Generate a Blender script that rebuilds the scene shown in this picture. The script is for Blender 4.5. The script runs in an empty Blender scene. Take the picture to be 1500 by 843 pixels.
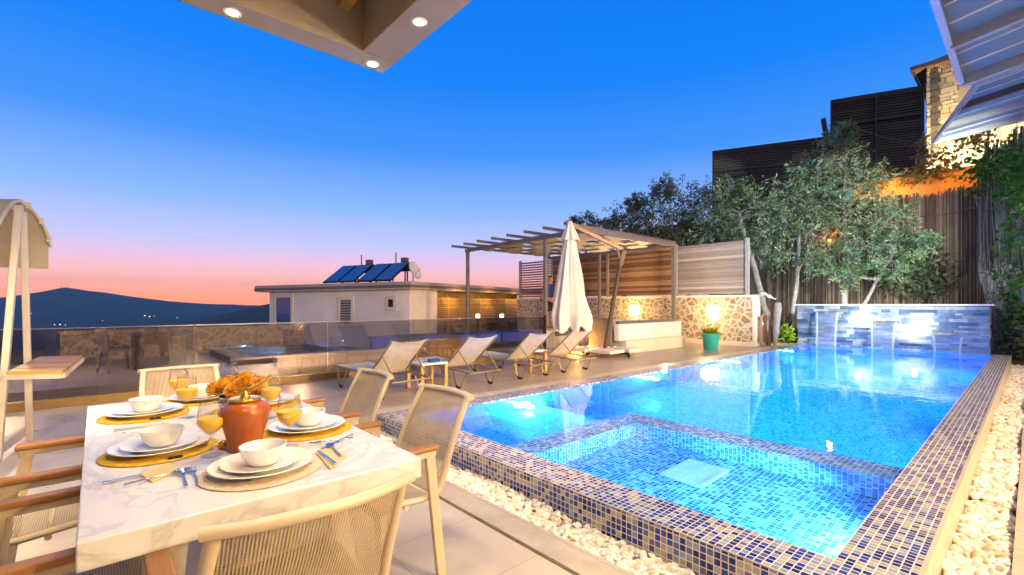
import bpy, bmesh, math, random
import numpy as np
from mathutils import Vector, Matrix
random.seed(7); NR = np.random.default_rng(11)
S = bpy.context.scene; COL = S.collection
R = math.radians; PI = math.pi
EYE = 1.37
# ---- the photograph's camera, solved from its vanishing points: x runs along the pool, y towards the sunset
TH = math.atan(762/681.); FW = Vector((math.cos(TH), math.sin(TH), 0)); RT = Vector((math.sin(TH), -math.cos(TH), 0))
def ray(u, v):
    a = (u-750)/681.; return Vector((FW.x+a*RT.x, FW.y+a*RT.y, (446-v)/681.))
def gz(u, v, z):
    r = ray(u, v); t = (z-EYE)/r.z; return Vector((r.x*t, r.y*t, z))
def atd(u, v, d):
    r = ray(u, v); return Vector((r.x*d, r.y*d, EYE+r.z*d))
def onX(u, v, X): return atd(u, v, X/ray(u, v).x)
def onY(u, v, Y): return atd(u, v, Y/ray(u, v).y)

# ---------------------------------------------------------------- mesh builder
class MB:
    def __init__(s): s.v = []; s.f = []; s.uv = []; s.r = []
    def face(s, pts, uvs=None, rnd=0.5):
        b = len(s.v); s.v += [tuple(p) for p in pts]; s.f.append(tuple(range(b, b+len(pts))))
        s.uv.append(uvs or [(0, 0)]*len(pts)); s.r.append(rnd)
    def hexa(s, P, rnd=0.5, uo=(0, 0)):
        # P: 8 corners, bottom ring 0-3 (counter-clockwise from above), top ring 4-7
        b = len(s.v); s.v += [tuple(p) for p in P]
        L = lambda i, j: (Vector(P[i])-Vector(P[j])).length
        w = L(0, 1); d = L(1, 2); h = L(0, 4)
        for q, (a, c) in (((3, 2, 1, 0), (w, d)), ((4, 5, 6, 7), (w, d)), ((0, 1, 5, 4), (w, h)), ((1, 2, 6, 5), (d, h)), ((2, 3, 7, 6), (w, h)), ((3, 0, 4, 7), (d, h))):
            s.f.append(tuple(b+k for k in q)); s.r.append(rnd)
            s.uv.append([(uo[0], uo[1]), (uo[0]+a, uo[1]), (uo[0]+a, uo[1]+c), (uo[0], uo[1]+c)])
        return s
    def box(s, x0, x1, y0, y1, z0, z1, rnd=0.5, world=False, uo=(0, 0)):
        P = [(x0, y0, z0), (x1, y0, z0), (x1, y1, z0), (x0, y1, z0), (x0, y0, z1), (x1, y0, z1), (x1, y1, z1), (x0, y1, z1)]
        n = len(s.uv); s.hexa(P, rnd, uo)
        if world:  # texture coordinates in world metres, so that tiles line up from box to box
            for k in range(n, n+6):
                f = s.f[k]; ax = (2, 2, 1, 0, 1, 0)[k-n]
                s.uv[k] = [tuple(s.v[i][j] for j in range(3) if j != ax) for i in f]
        return s
    def bar(s, p0, p1, w, h, up=(0, 0, 1), rnd=0.5, uo=None):
        p0 = Vector(p0); p1 = Vector(p1); d = (p1-p0).normalized(); up = Vector(up)
        sd = d.cross(up)
        if sd.length < 1e-4: sd = d.cross(Vector((1, 0, 0)))
        sd.normalize(); u = sd.cross(d); a = sd*(w/2); b = u*(h/2)
        uo = uo or (random.random()*50, random.random()*50)
        P = [p0+a-b, p1+a-b, p1-a-b, p0-a-b, p0+a+b, p1+a+b, p1-a+b, p0-a+b]
        return s.hexa(P, rnd, uo)
    def tube(s, pts, r, n=8, cap=True, rnd=0.5, flat=1.0):
        pts = [Vector(p) for p in pts]; k = len(pts); rs = r if isinstance(r, (list, tuple)) else [r]*k
        b = len(s.v); prev = None; ln = 0
        for i, p in enumerate(pts):
            d = (pts[min(i+1, k-1)]-pts[max(i-1, 0)]).normalized()
            if prev is None:
                x = d.cross(Vector((0, 0, 1)))
                if x.length < 1e-3: x = d.cross(Vector((1, 0, 0)))
            else: x = prev-d*prev.dot(d)
            x.normalize(); prev = x; y = d.cross(x)
            for j in range(n):
                a = 2*PI*j/n; s.v.append(tuple(p+x*(rs[i]*math.cos(a))+y*(rs[i]*flat*math.sin(a))))
        for i in range(k-1):
            l2 = (pts[i+1]-pts[i]).length
            for j in range(n):
                j2 = (j+1) % n; s.f.append((b+i*n+j, b+i*n+j2, b+(i+1)*n+j2, b+(i+1)*n+j)); s.r.append(rnd)
                c = 2*PI*rs[i]/n; s.uv.append([(ln, j*c), (ln, (j+1)*c), (ln+l2, (j+1)*c), (ln+l2, j*c)])
            ln += l2
        if cap:
            s.f.append(tuple(b+j for j in range(n))[::-1]); s.uv.append([(0, 0)]*n); s.r.append(rnd)
            s.f.append(tuple(b+(k-1)*n+j for j in range(n))); s.uv.append([(0, 0)]*n); s.r.append(rnd)
        return s
    def lathe(s, prof, n=24, c=(0, 0, 0), rnd=0.5, sx=1.0, sy=1.0):
        b = len(s.v); k = len(prof)
        for r, z in prof:
            for j in range(n):
                a = 2*PI*j/n; s.v.append((c[0]+sx*r*math.cos(a), c[1]+sy*r*math.sin(a), c[2]+z))
        for i in range(k-1):
            for j in range(n):
                j2 = (j+1) % n; s.f.append((b+i*n+j, b+i*n+j2, b+(i+1)*n+j2, b+(i+1)*n+j)); s.r.append(rnd)
                s.uv.append([(j/n, prof[i][1]), ((j+1)/n, prof[i][1]), ((j+1)/n, prof[i+1][1]), (j/n, prof[i+1][1])])
        for i, rev in ((0, True), (k-1, False)):
            if prof[i][0] > 1e-5:
                q = tuple(b+i*n+j for j in range(n)); s.f.append(q[::-1] if rev else q); s.r.append(rnd)
                u = [(prof[i][0]*math.cos(2*PI*j/n), prof[i][0]*math.sin(2*PI*j/n)) for j in range(n)]
                s.uv.append(u[::-1] if rev else u)
        return s
    def sheet(s, fn, nu, nv, th=0.0, rnd=0.5):
        # grid surface fn(a, b) with a, b in 0..1; th > 0 gives it a thickness along its normal
        P = [[Vector(fn(i/nu, j/nv)) for j in range(nv+1)] for i in range(nu+1)]
        U = [[(0, 0)]*(nv+1) for _ in range(nu+1)]
        for i in range(nu+1):
            for j in range(nv+1):
                U[i][j] = ((U[i-1][j][0]+(P[i][j]-P[i-1][j]).length) if i else 0, (U[i][j-1][1]+(P[i][j]-P[i][j-1]).length) if j else 0)
        def layer(off, rev):
            b = len(s.v)
            for i in range(nu+1):
                for j in range(nv+1):
                    p = P[i][j]
                    if off:
                        e = (P[min(i+1, nu)][j]-P[max(i-1, 0)][j]).cross(P[i][min(j+1, nv)]-P[i][max(j-1, 0)])
                        if e.length > 1e-9: p = p+e.normalized()*off
                    s.v.append(tuple(p))
            for i in range(nu):
                for j in range(nv):
                    q = [(i, j), (i+1, j), (i+1, j+1), (i, j+1)]
                    if rev: q = q[::-1]
                    s.f.append(tuple(b+x*(nv+1)+y for x, y in q)); s.uv.append([U[x][y] for x, y in q]); s.r.append(rnd)
            return b
        a = layer(0, th > 0)
        if th > 0:
            c = layer(th, False)
            ed = [(i, 0) for i in range(nu)]+[(nu, j) for j in range(nv)]+[(i, nv) for i in range(nu, 0, -1)]+[(0, j) for j in range(nv, 0, -1)]
            for k in range(len(ed)):
                (i, j), (i2, j2) = ed[k], ed[(k+1) % len(ed)]
                s.f.append((a+i*(nv+1)+j, a+i2*(nv+1)+j2, c+i2*(nv+1)+j2, c+i*(nv+1)+j)); s.r.append(rnd); s.uv.append([U[i][j], U[i2][j2], U[i2][j2], U[i][j]])
        return s
    def build(s, name, mat, parent=None, smooth=None, bevel=0, recalc=False):
        me = bpy.data.meshes.new(name); me.from_pydata(s.v, [], s.f)
        uvl = me.uv_layers.new(name='UVMap'); uvl.data.foreach_set('uv', [c for q in s.uv for p in q for c in p])
        at = me.attributes.new('rnd', 'FLOAT', 'FACE'); at.data.foreach_set('value', s.r)
        me.materials.append(mat)
        if recalc:
            bm = bmesh.new(); bm.from_mesh(me); bmesh.ops.recalc_face_normals(bm, faces=bm.faces[:]); bm.to_mesh(me); bm.free()
        if smooth:
            me.polygons.foreach_set('use_smooth', [True]*len(me.polygons)); me.set_sharp_from_angle(angle=R(smooth))
        me.update()
        o = bpy.data.objects.new(name, me); COL.objects.link(o)
        if parent: o.parent = parent
        if bevel:
            m = o.modifiers.new('edge', 'BEVEL'); m.width = bevel; m.segments = 2; m.limit_method = 'ANGLE'; m.angle_limit = R(40)
        return o

def np_mesh(name, V, Fq, rnd, mat, parent=None, smooth=False):
    n = len(Fq); k = Fq.shape[1]
    me = bpy.data.meshes.new(name); me.vertices.add(len(V)); me.vertices.foreach_set('co', V.astype(np.float32).ravel())
    me.loops.add(n*k); me.loops.foreach_set('vertex_index', Fq.astype(np.int32).ravel())
    me.polygons.add(n); me.polygons.foreach_set('loop_start', np.arange(n, dtype=np.int32)*k)
    me.update(calc_edges=True)
    at = me.attributes.new('rnd', 'FLOAT', 'FACE'); at.data.foreach_set('value', rnd.astype(np.float32))
    if smooth: me.polygons.foreach_set('use_smooth', [True]*n)
    me.materials.append(mat); me.validate()
    o = bpy.data.objects.new(name, me); COL.objects.link(o)
    if parent: o.parent = parent
    return o

def tag(o, label=None, cat=None, group=None, kind=None):
    if label: o['label'] = label
    if cat: o['category'] = cat
    if group: o['group'] = group
    if kind: o['kind'] = kind
    return o
def thing(name, label, cat, loc=(0, 0, 0), rz=0, group=None):
    o = bpy.data.objects.new(name, None); COL.objects.link(o); o.location = loc; o.rotation_euler = (0, 0, rz); o.empty_display_size = .1
    return tag(o, label, cat, group)
def struct(o): o['kind'] = 'structure'; return o
def dup(o, parent=None):
    c = o.copy(); COL.objects.link(c)
    if parent: c.parent = parent
    for ch in list(o.children): dup(ch, c)
    return c

# ---------------------------------------------------------------- materials
def nt(name):
    m = bpy.data.materials.new(name); m.use_nodes = True; t = m.node_tree; t.nodes.clear()
    out = t.nodes.new('ShaderNodeOutputMaterial'); return m, t, out
def N(t, typ, **kw):
    n = t.nodes.new(typ)
    for k, v in kw.items():
        if k.startswith('_'): n.inputs[k[1:]].default_value = v
        else: setattr(n, k, v)
    return n
def rgba(c): return (c[0], c[1], c[2], 1)
def ramp(t, stops, fac, interp='LINEAR'):
    n = t.nodes.new('ShaderNodeValToRGB'); n.color_ramp.interpolation = interp; e = n.color_ramp.elements
    while len(e) < len(stops): e.new(0.5)
    for i, (p, c) in enumerate(stops): e[i].position = p; e[i].color = rgba(c)
    t.links.new(fac, n.inputs['Fac']); return n.outputs['Color']
def mixc(t, fac, a, b, typ='MIX'):
    n = t.nodes.new('ShaderNodeMix'); n.data_type = 'RGBA'; n.blend_type = typ
    for sock, val in ((0, fac), (6, a), (7, b)):
        if isinstance(val, (int, float)): n.inputs[sock].default_value = val
        elif isinstance(val, tuple): n.inputs[sock].default_value = rgba(val)
        else: t.links.new(val, n.inputs[sock])
    return n.outputs[2]
def mth(t, op, a, b=0.0):
    n = t.nodes.new('ShaderNodeMath'); n.operation = op
    for i, val in enumerate((a, b)):
        if isinstance(val, (int, float)): n.inputs[i].default_value = val
        else: t.links.new(val, n.inputs[i])
    return n.outputs[0]
def coords(t, kind='Object', scale=(1, 1, 1)):
    c = t.nodes.new('ShaderNodeTexCoord'); mp = t.nodes.new('ShaderNodeMapping'); mp.inputs['Scale'].default_value = scale
    t.links.new(c.outputs[kind], mp.inputs['Vector']); return mp.outputs['Vector']
def noise(t, vec, scale, detail=4, rough=.55):
    n = N(t, 'ShaderNodeTexNoise', _Scale=scale, _Detail=detail, _Roughness=rough); t.links.new(vec, n.inputs['Vector']); return n.outputs['Fac']
def bumpn(t, h, strength, dist=.01):
    b = N(t, 'ShaderNodeBump', _Strength=strength, _Distance=dist); t.links.new(h, b.inputs['Height']); return b.outputs['Normal']
def princ(t, out, col, rough=.5, metal=0, normal=None, **kw):
    p = t.nodes.new('ShaderNodeBsdfPrincipled')
    if isinstance(col, tuple): p.inputs['Base Color'].default_value = rgba(col)
    else: t.links.new(col, p.inputs['Base Color'])
    if isinstance(rough, (int, float)): p.inputs['Roughness'].default_value = rough
    else: t.links.new(rough, p.inputs['Roughness'])
    p.inputs['Metallic'].default_value = metal
    for k, v in kw.items(): p.inputs[k.replace('_', ' ')].default_value = v
    if normal: t.links.new(normal, p.inputs['Normal'])
    t.links.new(p.outputs[0], out.inputs['Surface']); return p
def M(name, cols, rough=.5, metal=0, ns=6, na=.25, bump=0, bs=40, bd=.01, kind='Object', st=(1, 1, 1), rv=.12, **kw):
    """general surface: colour picked by the per-face rnd value, mottled by noise, rough varied, optional bump"""
    m, t, out = nt(name); vec = coords(t, kind, st)
    if isinstance(cols[0], (int, float)): base = cols
    else:
        a = N(t, 'ShaderNodeAttribute', attribute_name='rnd'); k = len(cols)
        base = ramp(t, [(i/(k-1), c) for i, c in enumerate(cols)], a.outputs['Fac'])
    f = noise(t, vec, ns); g = ramp(t, [(.25, (1-na,)*3), (.75, (1+na*.6,)*3)], f)
    col = mixc(t, 1.0, base, g, 'MULTIPLY')
    rr = mth(t, 'ADD', mth(t, 'MULTIPLY', noise(t, vec, ns*2.3), rv), rough-rv/2)
    nrm = bumpn(t, noise(t, vec, bs, 6), bump, bd) if bump else None
    princ(t, out, col, rr, metal, nrm, **kw); return m
def mosaic(name, size, pal, grout, gw=.055, rough=.22, bump=.35):
    m, t, out = nt(name); vec = coords(t, 'UV', (1/size, 1/size, 1))
    fl = N(t, 'ShaderNodeVectorMath', operation='FLOOR'); t.links.new(vec, fl.inputs[0])
    fr = N(t, 'ShaderNodeVectorMath', operation='FRACTION'); t.links.new(vec, fr.inputs[0])
    wn = N(t, 'ShaderNodeTexWhiteNoise', noise_dimensions='3D'); t.links.new(fl.outputs[0], wn.inputs['Vector'])
    col = ramp(t, pal, wn.outputs['Value'], 'CONSTANT')
    sx = N(t, 'ShaderNodeSeparateXYZ'); t.links.new(fr.outputs[0], sx.inputs[0])
    d = [mth(t, 'MINIMUM', sx.outputs[i], mth(t, 'SUBTRACT', 1.0, sx.outputs[i])) for i in (0, 1)]
    e = mth(t, 'MINIMUM', d[0], d[1])
    mask = N(t, 'ShaderNodeMapRange', _1=gw, _2=gw*1.5) if False else N(t, 'ShaderNodeMapRange')
    mask.inputs[1].default_value = gw; mask.inputs[2].default_value = gw*1.6; t.links.new(e, mask.inputs[0])
    col2 = mixc(t, 1.0, col, ramp(t, [(0, (.75,)*3), (1, (1.25,)*3)], wn.outputs['Value']), 'MULTIPLY')
    v2 = coords(t, 'UV', (40, 40, 40)); col2 = mixc(t, .35, col2, mixc(t, 1.0, col2, ramp(t, [(.3, (.6,)*3), (.7, (1.4,)*3)], noise(t, v2, 1.2)), 'MULTIPLY'))
    c = mixc(t, mask.outputs[0], grout, col2)
    rg = mth(t, 'SUBTRACT', .75, mth(t, 'MULTIPLY', mask.outputs[0], .75-rough))
    princ(t, out, c, rg, 0, bumpn(t, mask.outputs[0], bump, .002)); return m
def slabs(name, sx, sy, cols, grout, gw=.004, rough=.4, ns=5, na=.2, stretch=(1, 1, 1), bump=.08):
    """large floor slabs in world metres (UV), thin joints, each slab its own tint"""
    m, t, out = nt(name); vec = coords(t, 'UV', (1/sx, 1/sy, 1))
    fl = N(t, 'ShaderNodeVectorMath', operation='FLOOR'); t.links.new(vec, fl.inputs[0])
    fr = N(t, 'ShaderNodeVectorMath', operation='FRACTION'); t.links.new(vec, fr.inputs[0])
    wn = N(t, 'ShaderNodeTexWhiteNoise', noise_dimensions='3D'); t.links.new(fl.outputs[0], wn.inputs['Vector'])
    base = ramp(t, [(i/(len(cols)-1), c) for i, c in enumerate(cols)], wn.outputs['Value'])
    s = N(t, 'ShaderNodeSeparateXYZ'); t.links.new(fr.outputs[0], s.inputs[0])
    d = [mth(t, 'MULTIPLY', mth(t, 'MINIMUM', s.outputs[i], mth(t, 'SUBTRACT', 1.0, s.outputs[i])), k) for i, k in ((0, sx), (1, sy))]
    mask = mth(t, 'GREATER_THAN', mth(t, 'MINIMUM', d[0], d[1]), gw/2)
    off = N(t, 'ShaderNodeVectorMath', operation='MULTIPLY_ADD'); t.links.new(wn.outputs['Color'], off.inputs[0]); off.inputs[1].default_value = (9, 9, 9); t.links.new(coords(t, 'UV', stretch), off.inputs[2])
    n1 = noise(t, off.outputs[0], ns, 6, .6)
    col = mixc(t, 1.0, base, ramp(t, [(.25, (1-na,)*3), (.75, (1+na*.6,)*3)], n1), 'MULTIPLY')
    n2 = noise(t, coords(t, 'UV'), 1.1, 5, .65)
    col = mixc(t, 1.0, col, ramp(t, [(.3, (.82,)*3), (.65, (1.06,)*3)], n2), 'MULTIPLY')
    c = mixc(t, mask, grout, col)
    rr = mth(t, 'ADD', mth(t, 'MULTIPLY', n2, .3), rough-.15)
    h = mth(t, 'ADD', mask, mth(t, 'MULTIPLY', n1, .25))
    princ(t, out, c, rr, 0, bumpn(t, h, bump, .004)); return m
def rubble(name, scale, stones, mortar, mw=.09, bump=.8, kind='Object', sq=(1, 1, 1)):
    """irregular stones set in wide pale mortar"""
    m, t, out = nt(name); vec = coords(t, kind, sq)
    nn = N(t, 'ShaderNodeTexNoise', _Scale=scale*1.2, _Detail=3); t.links.new(vec, nn.inputs['Vector'])
    ad = N(t, 'ShaderNodeVectorMath', operation='MULTIPLY_ADD'); t.links.new(nn.outputs['Color'], ad.inputs[0]); ad.inputs[1].default_value = (.45/scale,)*3; t.links.new(vec, ad.inputs[2])
    v1 = N(t, 'ShaderNodeTexVoronoi', feature='DISTANCE_TO_EDGE', _Scale=scale); v2 = N(t, 'ShaderNodeTexVoronoi', feature='F1', _Scale=scale)
    for q in (v1, v2): t.links.new(ad.outputs[0], q.inputs['Vector'])
    mask = N(t, 'ShaderNodeMapRange'); mask.inputs[1].default_value = mw; mask.inputs[2].default_value = mw*1.7; t.links.new(v1.outputs['Distance'], mask.inputs[0])
    sp = N(t, 'ShaderNodeSeparateColor'); t.links.new(v2.outputs['Color'], sp.inputs[0])
    base = ramp(t, [(i/(len(stones)-1), c) for i, c in enumerate(stones)], sp.outputs[0])
    f = noise(t, vec, scale*5, 8, .7); base = mixc(t, 1.0, base, ramp(t, [(.3, (.45,)*3), (.7, (1.35,)*3)], f), 'MULTIPLY')
    mo = mixc(t, 1.0, mortar, ramp(t, [(.3, (.75,)*3), (.7, (1.1,)*3)], noise(t, vec, scale*9, 4)), 'MULTIPLY')
    c = mixc(t, mask.outputs[0], mo, base)
    h = mth(t, 'ADD', mth(t, 'MULTIPLY', mask.outputs[0], .6), mth(t, 'MULTIPLY', f, .5))
    princ(t, out, c, .85, 0, bumpn(t, h, bump, .03)); return m
def wood(name, c1, c2, rough=.5, ns=3, coat=0):
    """grain runs along the U of each board; every board has its own offset"""
    m, t, out = nt(name); vec = coords(t, 'UV', (1.2, 26, 1))
    f = noise(t, vec, ns, 7, .65); v2 = coords(t, 'UV', (.8, 6, 1)); g = noise(t, v2, 2.0, 3)
    a = N(t, 'ShaderNodeAttribute', attribute_name='rnd')
    mx = mth(t, 'ADD', mth(t, 'MULTIPLY', f, .55), mth(t, 'ADD', mth(t, 'MULTIPLY', g, .25), mth(t, 'MULTIPLY', mth(t, 'SUBTRACT', a.outputs['Fac'], .5), .45)))
    col = ramp(t, [(.2, c1), (.62, c2)], mx)
    princ(t, out, col, rough, 0, bumpn(t, f, .25, .003), **({'Coat_Weight': coat} if coat else {})); return m
def emit(name, col, s):
    m, t, out = nt(name); e = N(t, 'ShaderNodeEmission', _Color=rgba(col), _Strength=s); t.links.new(e.outputs[0], out.inputs['Surface']); return m
def thin_glass(name, tint, f0=.06, rough=0.0, tr=1.0):
    m, t, out = nt(name); lw = N(t, 'ShaderNodeLayerWeight', _Blend=.5); tr_ = N(t, 'ShaderNodeBsdfTransparent', _Color=rgba(tint)); gl = N(t, 'ShaderNodeBsdfGlossy', _Roughness=rough)
    fac = mth(t, 'MULTIPLY', mth(t, 'ADD', mth(t, 'MULTIPLY', mth(t, 'POWER', lw.outputs['Facing'], 5.0), .92), .08), tr); mx = N(t, 'ShaderNodeMixShader'); t.links.new(fac, mx.inputs[0]); t.links.new(tr_.outputs[0], mx.inputs[1]); t.links.new(gl.outputs[0], mx.inputs[2]); t.links.new(mx.outputs[0], out.inputs['Surface']); return m
def leafm(name, cols, trans=.35, rough=.5):
    m, t, out = nt(name); a = N(t, 'ShaderNodeAttribute', attribute_name='rnd')
    c = ramp(t, [(i/(len(cols)-1), q) for i, q in enumerate(cols)], a.outputs['Fac'])
    p = N(t, 'ShaderNodeBsdfPrincipled', _Roughness=rough); t.links.new(c, p.inputs['Base Color'])
    tl = N(t, 'ShaderNodeBsdfTranslucent'); t.links.new(c, tl.inputs['Color'])
    mx = N(t, 'ShaderNodeMixShader', _Fac=trans); t.links.new(p.outputs[0], mx.inputs[1]); t.links.new(tl.outputs[0], mx.inputs[2]); t.links.new(mx.outputs[0], out.inputs['Surface']); return m
def weave(name, thread, gap, pu, pv, see=.45):
    """sling mesh: round threads with see-through slits between them (UV in metres)"""
    m, t, out = nt(name); vec = coords(t, 'UV', (1/pu, 1/pv, 1)); s = N(t, 'ShaderNodeSeparateXYZ'); t.links.new(vec, s.inputs[0])
    a = mth(t, 'ABSOLUTE', mth(t, 'SINE', mth(t, 'MULTIPLY', s.outputs[0], PI))); b = mth(t, 'ABSOLUTE', mth(t, 'SINE', mth(t, 'MULTIPLY', s.outputs[1], PI)))
    hole = mth(t, 'MULTIPLY', mth(t, 'GREATER_THAN', a, .72), mth(t, 'GREATER_THAN', b, .35))
    col = mixc(t, hole, thread, gap); f = noise(t, coords(t, 'UV'), 9, 3); col = mixc(t, 1.0, col, ramp(t, [(.3, (.85,)*3), (.7, (1.08,)*3)], f), 'MULTIPLY')
    p = N(t, 'ShaderNodeBsdfPrincipled', _Roughness=.6); t.links.new(col, p.inputs['Base Color'])
    t.links.new(bumpn(t, mth(t, 'SUBTRACT', 1.0, a), .4, .002), p.inputs['Normal'])
    tr = N(t, 'ShaderNodeBsdfTransparent'); mx = N(t, 'ShaderNodeMixShader'); t.links.new(mth(t, 'MULTIPLY', hole, see), mx.inputs[0])
    t.links.new(p.outputs[0], mx.inputs[1]); t.links.new(tr.outputs[0], mx.inputs[2]); t.links.new(mx.outputs[0], out.inputs['Surface']); return m
def marble(name, base, vein, scale=3.0, rough=.25):
    m, t, out = nt(name); vec = coords(t, 'Object', (1, .55, 1))
    nn = N(t, 'ShaderNodeTexNoise', _Scale=scale, _Detail=8, _Roughness=.62, _Distortion=1.6); t.links.new(vec, nn.inputs['Vector'])
    r1 = mth(t, 'ABSOLUTE', mth(t, 'SUBTRACT', nn.outputs['Fac'], .5)); v1 = N(t, 'ShaderNodeMapRange'); v1.inputs[1].default_value = .0; v1.inputs[2].default_value = .05; v1.inputs[3].default_value = .75; v1.inputs[4].default_value = 0.0; t.links.new(r1, v1.inputs[0])
    n2 = noise(t, coords(t, 'Object', (1, .3, 1)), scale*1.1, 6, .6); cl = N(t, 'ShaderNodeMapRange'); cl.inputs[1].default_value = .45; cl.inputs[2].default_value = .75; cl.inputs[4].default_value = .55; t.links.new(n2, cl.inputs[0])
    k = mth(t, 'MULTIPLY', v1.outputs[0], mth(t, 'ADD', noise(t, vec, scale*.9, 3), -.12))
    c = mixc(t, mth(t, 'MINIMUM', mth(t, 'ADD', k, mth(t, 'MULTIPLY', cl.outputs[0], .6)), 1.0), base, vein)
    princ(t, out, c, rough); return m

m_floor = slabs('dining floor slabs', 1.2, .6, [(.64, .54, .41), (.70, .60, .47)], (.34, .28, .2), .004, .32, 4, .12)
m_deck = slabs('deck planks', 1.6, .2, [(.40, .31, .23), (.48, .38, .29), (.44, .34, .25)], (.16, .12, .09), .006, .34, 3.5, .3, (1, 7, 1))
m_curb = slabs('pale curb stone', 1.0, 3.0, [(.55, .47, .36), (.60, .52, .40)], (.3, .25, .2), .004, .45, 7, .22)
m_trav = slabs('paving travertine', .6, 1.2, [(.50, .42, .32), (.58, .49, .38)], (.3, .24, .18), .005, .5, 6, .25, (5, 1, 1))
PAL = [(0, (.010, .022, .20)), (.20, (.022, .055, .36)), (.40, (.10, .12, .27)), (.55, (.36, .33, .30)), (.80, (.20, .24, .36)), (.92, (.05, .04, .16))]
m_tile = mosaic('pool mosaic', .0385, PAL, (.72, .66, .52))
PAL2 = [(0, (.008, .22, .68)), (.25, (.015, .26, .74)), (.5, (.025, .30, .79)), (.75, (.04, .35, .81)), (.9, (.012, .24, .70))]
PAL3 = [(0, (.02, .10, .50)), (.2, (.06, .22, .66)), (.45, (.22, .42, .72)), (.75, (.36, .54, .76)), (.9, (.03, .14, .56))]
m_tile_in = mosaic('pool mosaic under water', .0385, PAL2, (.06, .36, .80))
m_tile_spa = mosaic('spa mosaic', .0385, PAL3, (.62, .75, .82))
m_white = M('white render', (.78, .74, .66), .8, 0, 3, .12, .15, 90)
m_cream = M('cream plaster', (.74, .66, .54), .8, 0, 2.5, .12, .2, 70)
m_pink = M('pale house render', (.86, .77, .70), .85, 0, 1.5, .1, .1, 60)
m_conc = M('beige roof concrete', (.33, .27, .21), .75, 0, 2.5, .2, .15, 50)
m_roofe = M('pale roof edge', (.46, .39, .36), .8, 0, 2, .15)
m_concd = M('grey roof band', (.17, .14, .13), .8, 0, 2, .2)
m_wallstone = rubble('terrace wall stone', 4.7, [(.34, .22, .12), (.44, .31, .19), (.28, .18, .11), (.50, .39, .27)], (.62, .53, .39), .075)
m_lowstone = rubble('lower wall stone', 5.2, [(.24, .18, .13), (.34, .26, .18), (.20, .15, .12)], (.46, .38, .28), .06)
m_orstone = rubble('garden wall stone', 5.5, [(.36, .24, .12), (.46, .33, .17), (.26, .17, .1)], (.40, .28, .15), .03, 1.0)
m_frame = M('champagne metal', (.62, .50, .34), .42, .15, 5, .06)
m_bronze = M('bronze metal', (.24, .15, .05), .45, .4, 4, .15)
m_perg = M('taupe pergola metal', (.22, .19, .17), .5, .2, 4, .12)
m_brown = M('brown metal', (.14, .085, .065), .4, .4, 6, .2)
m_dark = M('dark metal', (.025, .025, .028), .4, .5, 6, .2)
m_screen = M('dark louvre slats', [(.060, .042, .035), (.10, .072, .058)], .65, .0, 3, .2)
m_swing = M('white swing metal', (.68, .60, .47), .45, .1, 4, .1)
m_teak = wood('teak', (.22, .085, .02), (.44, .20, .055), .42)
m_tray = wood('pale slat wood', (.42, .22, .06), (.68, .44, .16), .45)
m_slat = wood('weathered slats', (.13, .06, .03), (.42, .23, .12), .75)
m_shelf = wood('warm shelf wood', (.34, .13, .02), (.66, .36, .08), .45)
m_quoin = M('dark quoin stone', [(.07, .055, .05), (.16, .13, .11)], .85, 0, 5, .3, .5, 30)
m_slat2 = wood('grey slats', (.22, .17, .14), (.42, .35, .30), .78)
m_grey = M('grey fence post', (.34, .31, .28), .6, .1, 4, .1)
m_weave = weave('sling weave', (.50, .40, .26), (.09, .055, .03), .0082, .006)
m_weave2 = weave('lounger weave', (.76, .69, .57), (.55, .47, .36), .006, .004, .15)
m_marble = marble('marble top', (.72, .69, .65), (.27, .24, .25))
m_china = M('white china', (.82, .80, .75), .12, 0, 4, .03, Coat_Weight=.4)
m_straw = M('yellow straw mat', (.62, .36, .015), .85, 0, 40, .35, .8, 130, .004)
m_straw2 = M('beige straw mat', (.60, .48, .34), .85, 0, 40, .25, .8, 130, .004)
m_steel = M('polished steel', (.70, .70, .72), .12, 1, 10, .05)
m_nap = M('beige napkin', (.66, .47, .24), .85, 0, 12, .15, .3, 150)
m_terra = M('glazed orange clay', (.38, .088, .011), .3, 0, 3, .18, Coat_Weight=.2)
m_gold = M('gold', (.85, .52, .06), .25, .9, 12, .1)
m_stripe_b = M('brown clay', (.20, .065, .03), .4, 0, 6, .2); m_stripe_c = M('cream clay', (.68, .56, .38), .45, 0, 6, .1)
m_petal = M('orange petals', [(.62, .20, .012), (.88, .42, .025), (.95, .60, .08)], .7, 0, 8, .2)
m_juice = M('orange juice', (1.0, .58, .0), .4, 0, 3, .04, Specular_IOR_Level=.15)
m_wine = M('red wine', (.09, .004, .008), .1, 0, 3, .04)
m_glass = thin_glass('drinking glass', (.97, .97, .97), tr=1.0)
m_rail = thin_glass('railing glass', (.66, .64, .66), tr=1.25)
m_poly = None
m_cush = M('grey cushion', (.17, .16, .155), .9, 0, 5, .12, .25, 120)
m_canvas = M('cream canvas', (.74, .68, .58), .9, 0, 2.5, .12, .25, 30)
m_canvas2 = M('beige swing canvas', (.50, .42, .28), .9, 0, 2.5, .15, .25, 25)
m_shade = M('cream shade cloth', (.74, .62, .44), .9, 0, 2.5, .1, .1, 30)
m_turq = M('turquoise pot', (.03, .42, .36), .35, 0, 3, .08)
m_bark = M('grey bark', [(.20, .165, .14), (.33, .29, .26)], .9, 0, 9, .35, .8, 45, .02)
m_brush = M('brushwood', [(.045, .026, .016), (.09, .056, .035), (.15, .098, .066), (.22, .155, .115)], .9, 0, 3, .3, .4, 60, .01, 'Object', (5, 5, 1))
m_ashlar = M('pale stone blocks', [(.38, .30, .20), (.55, .46, .32), (.48, .39, .27)], .85, 0, 4, .3, .6, 30, .02)
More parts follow.
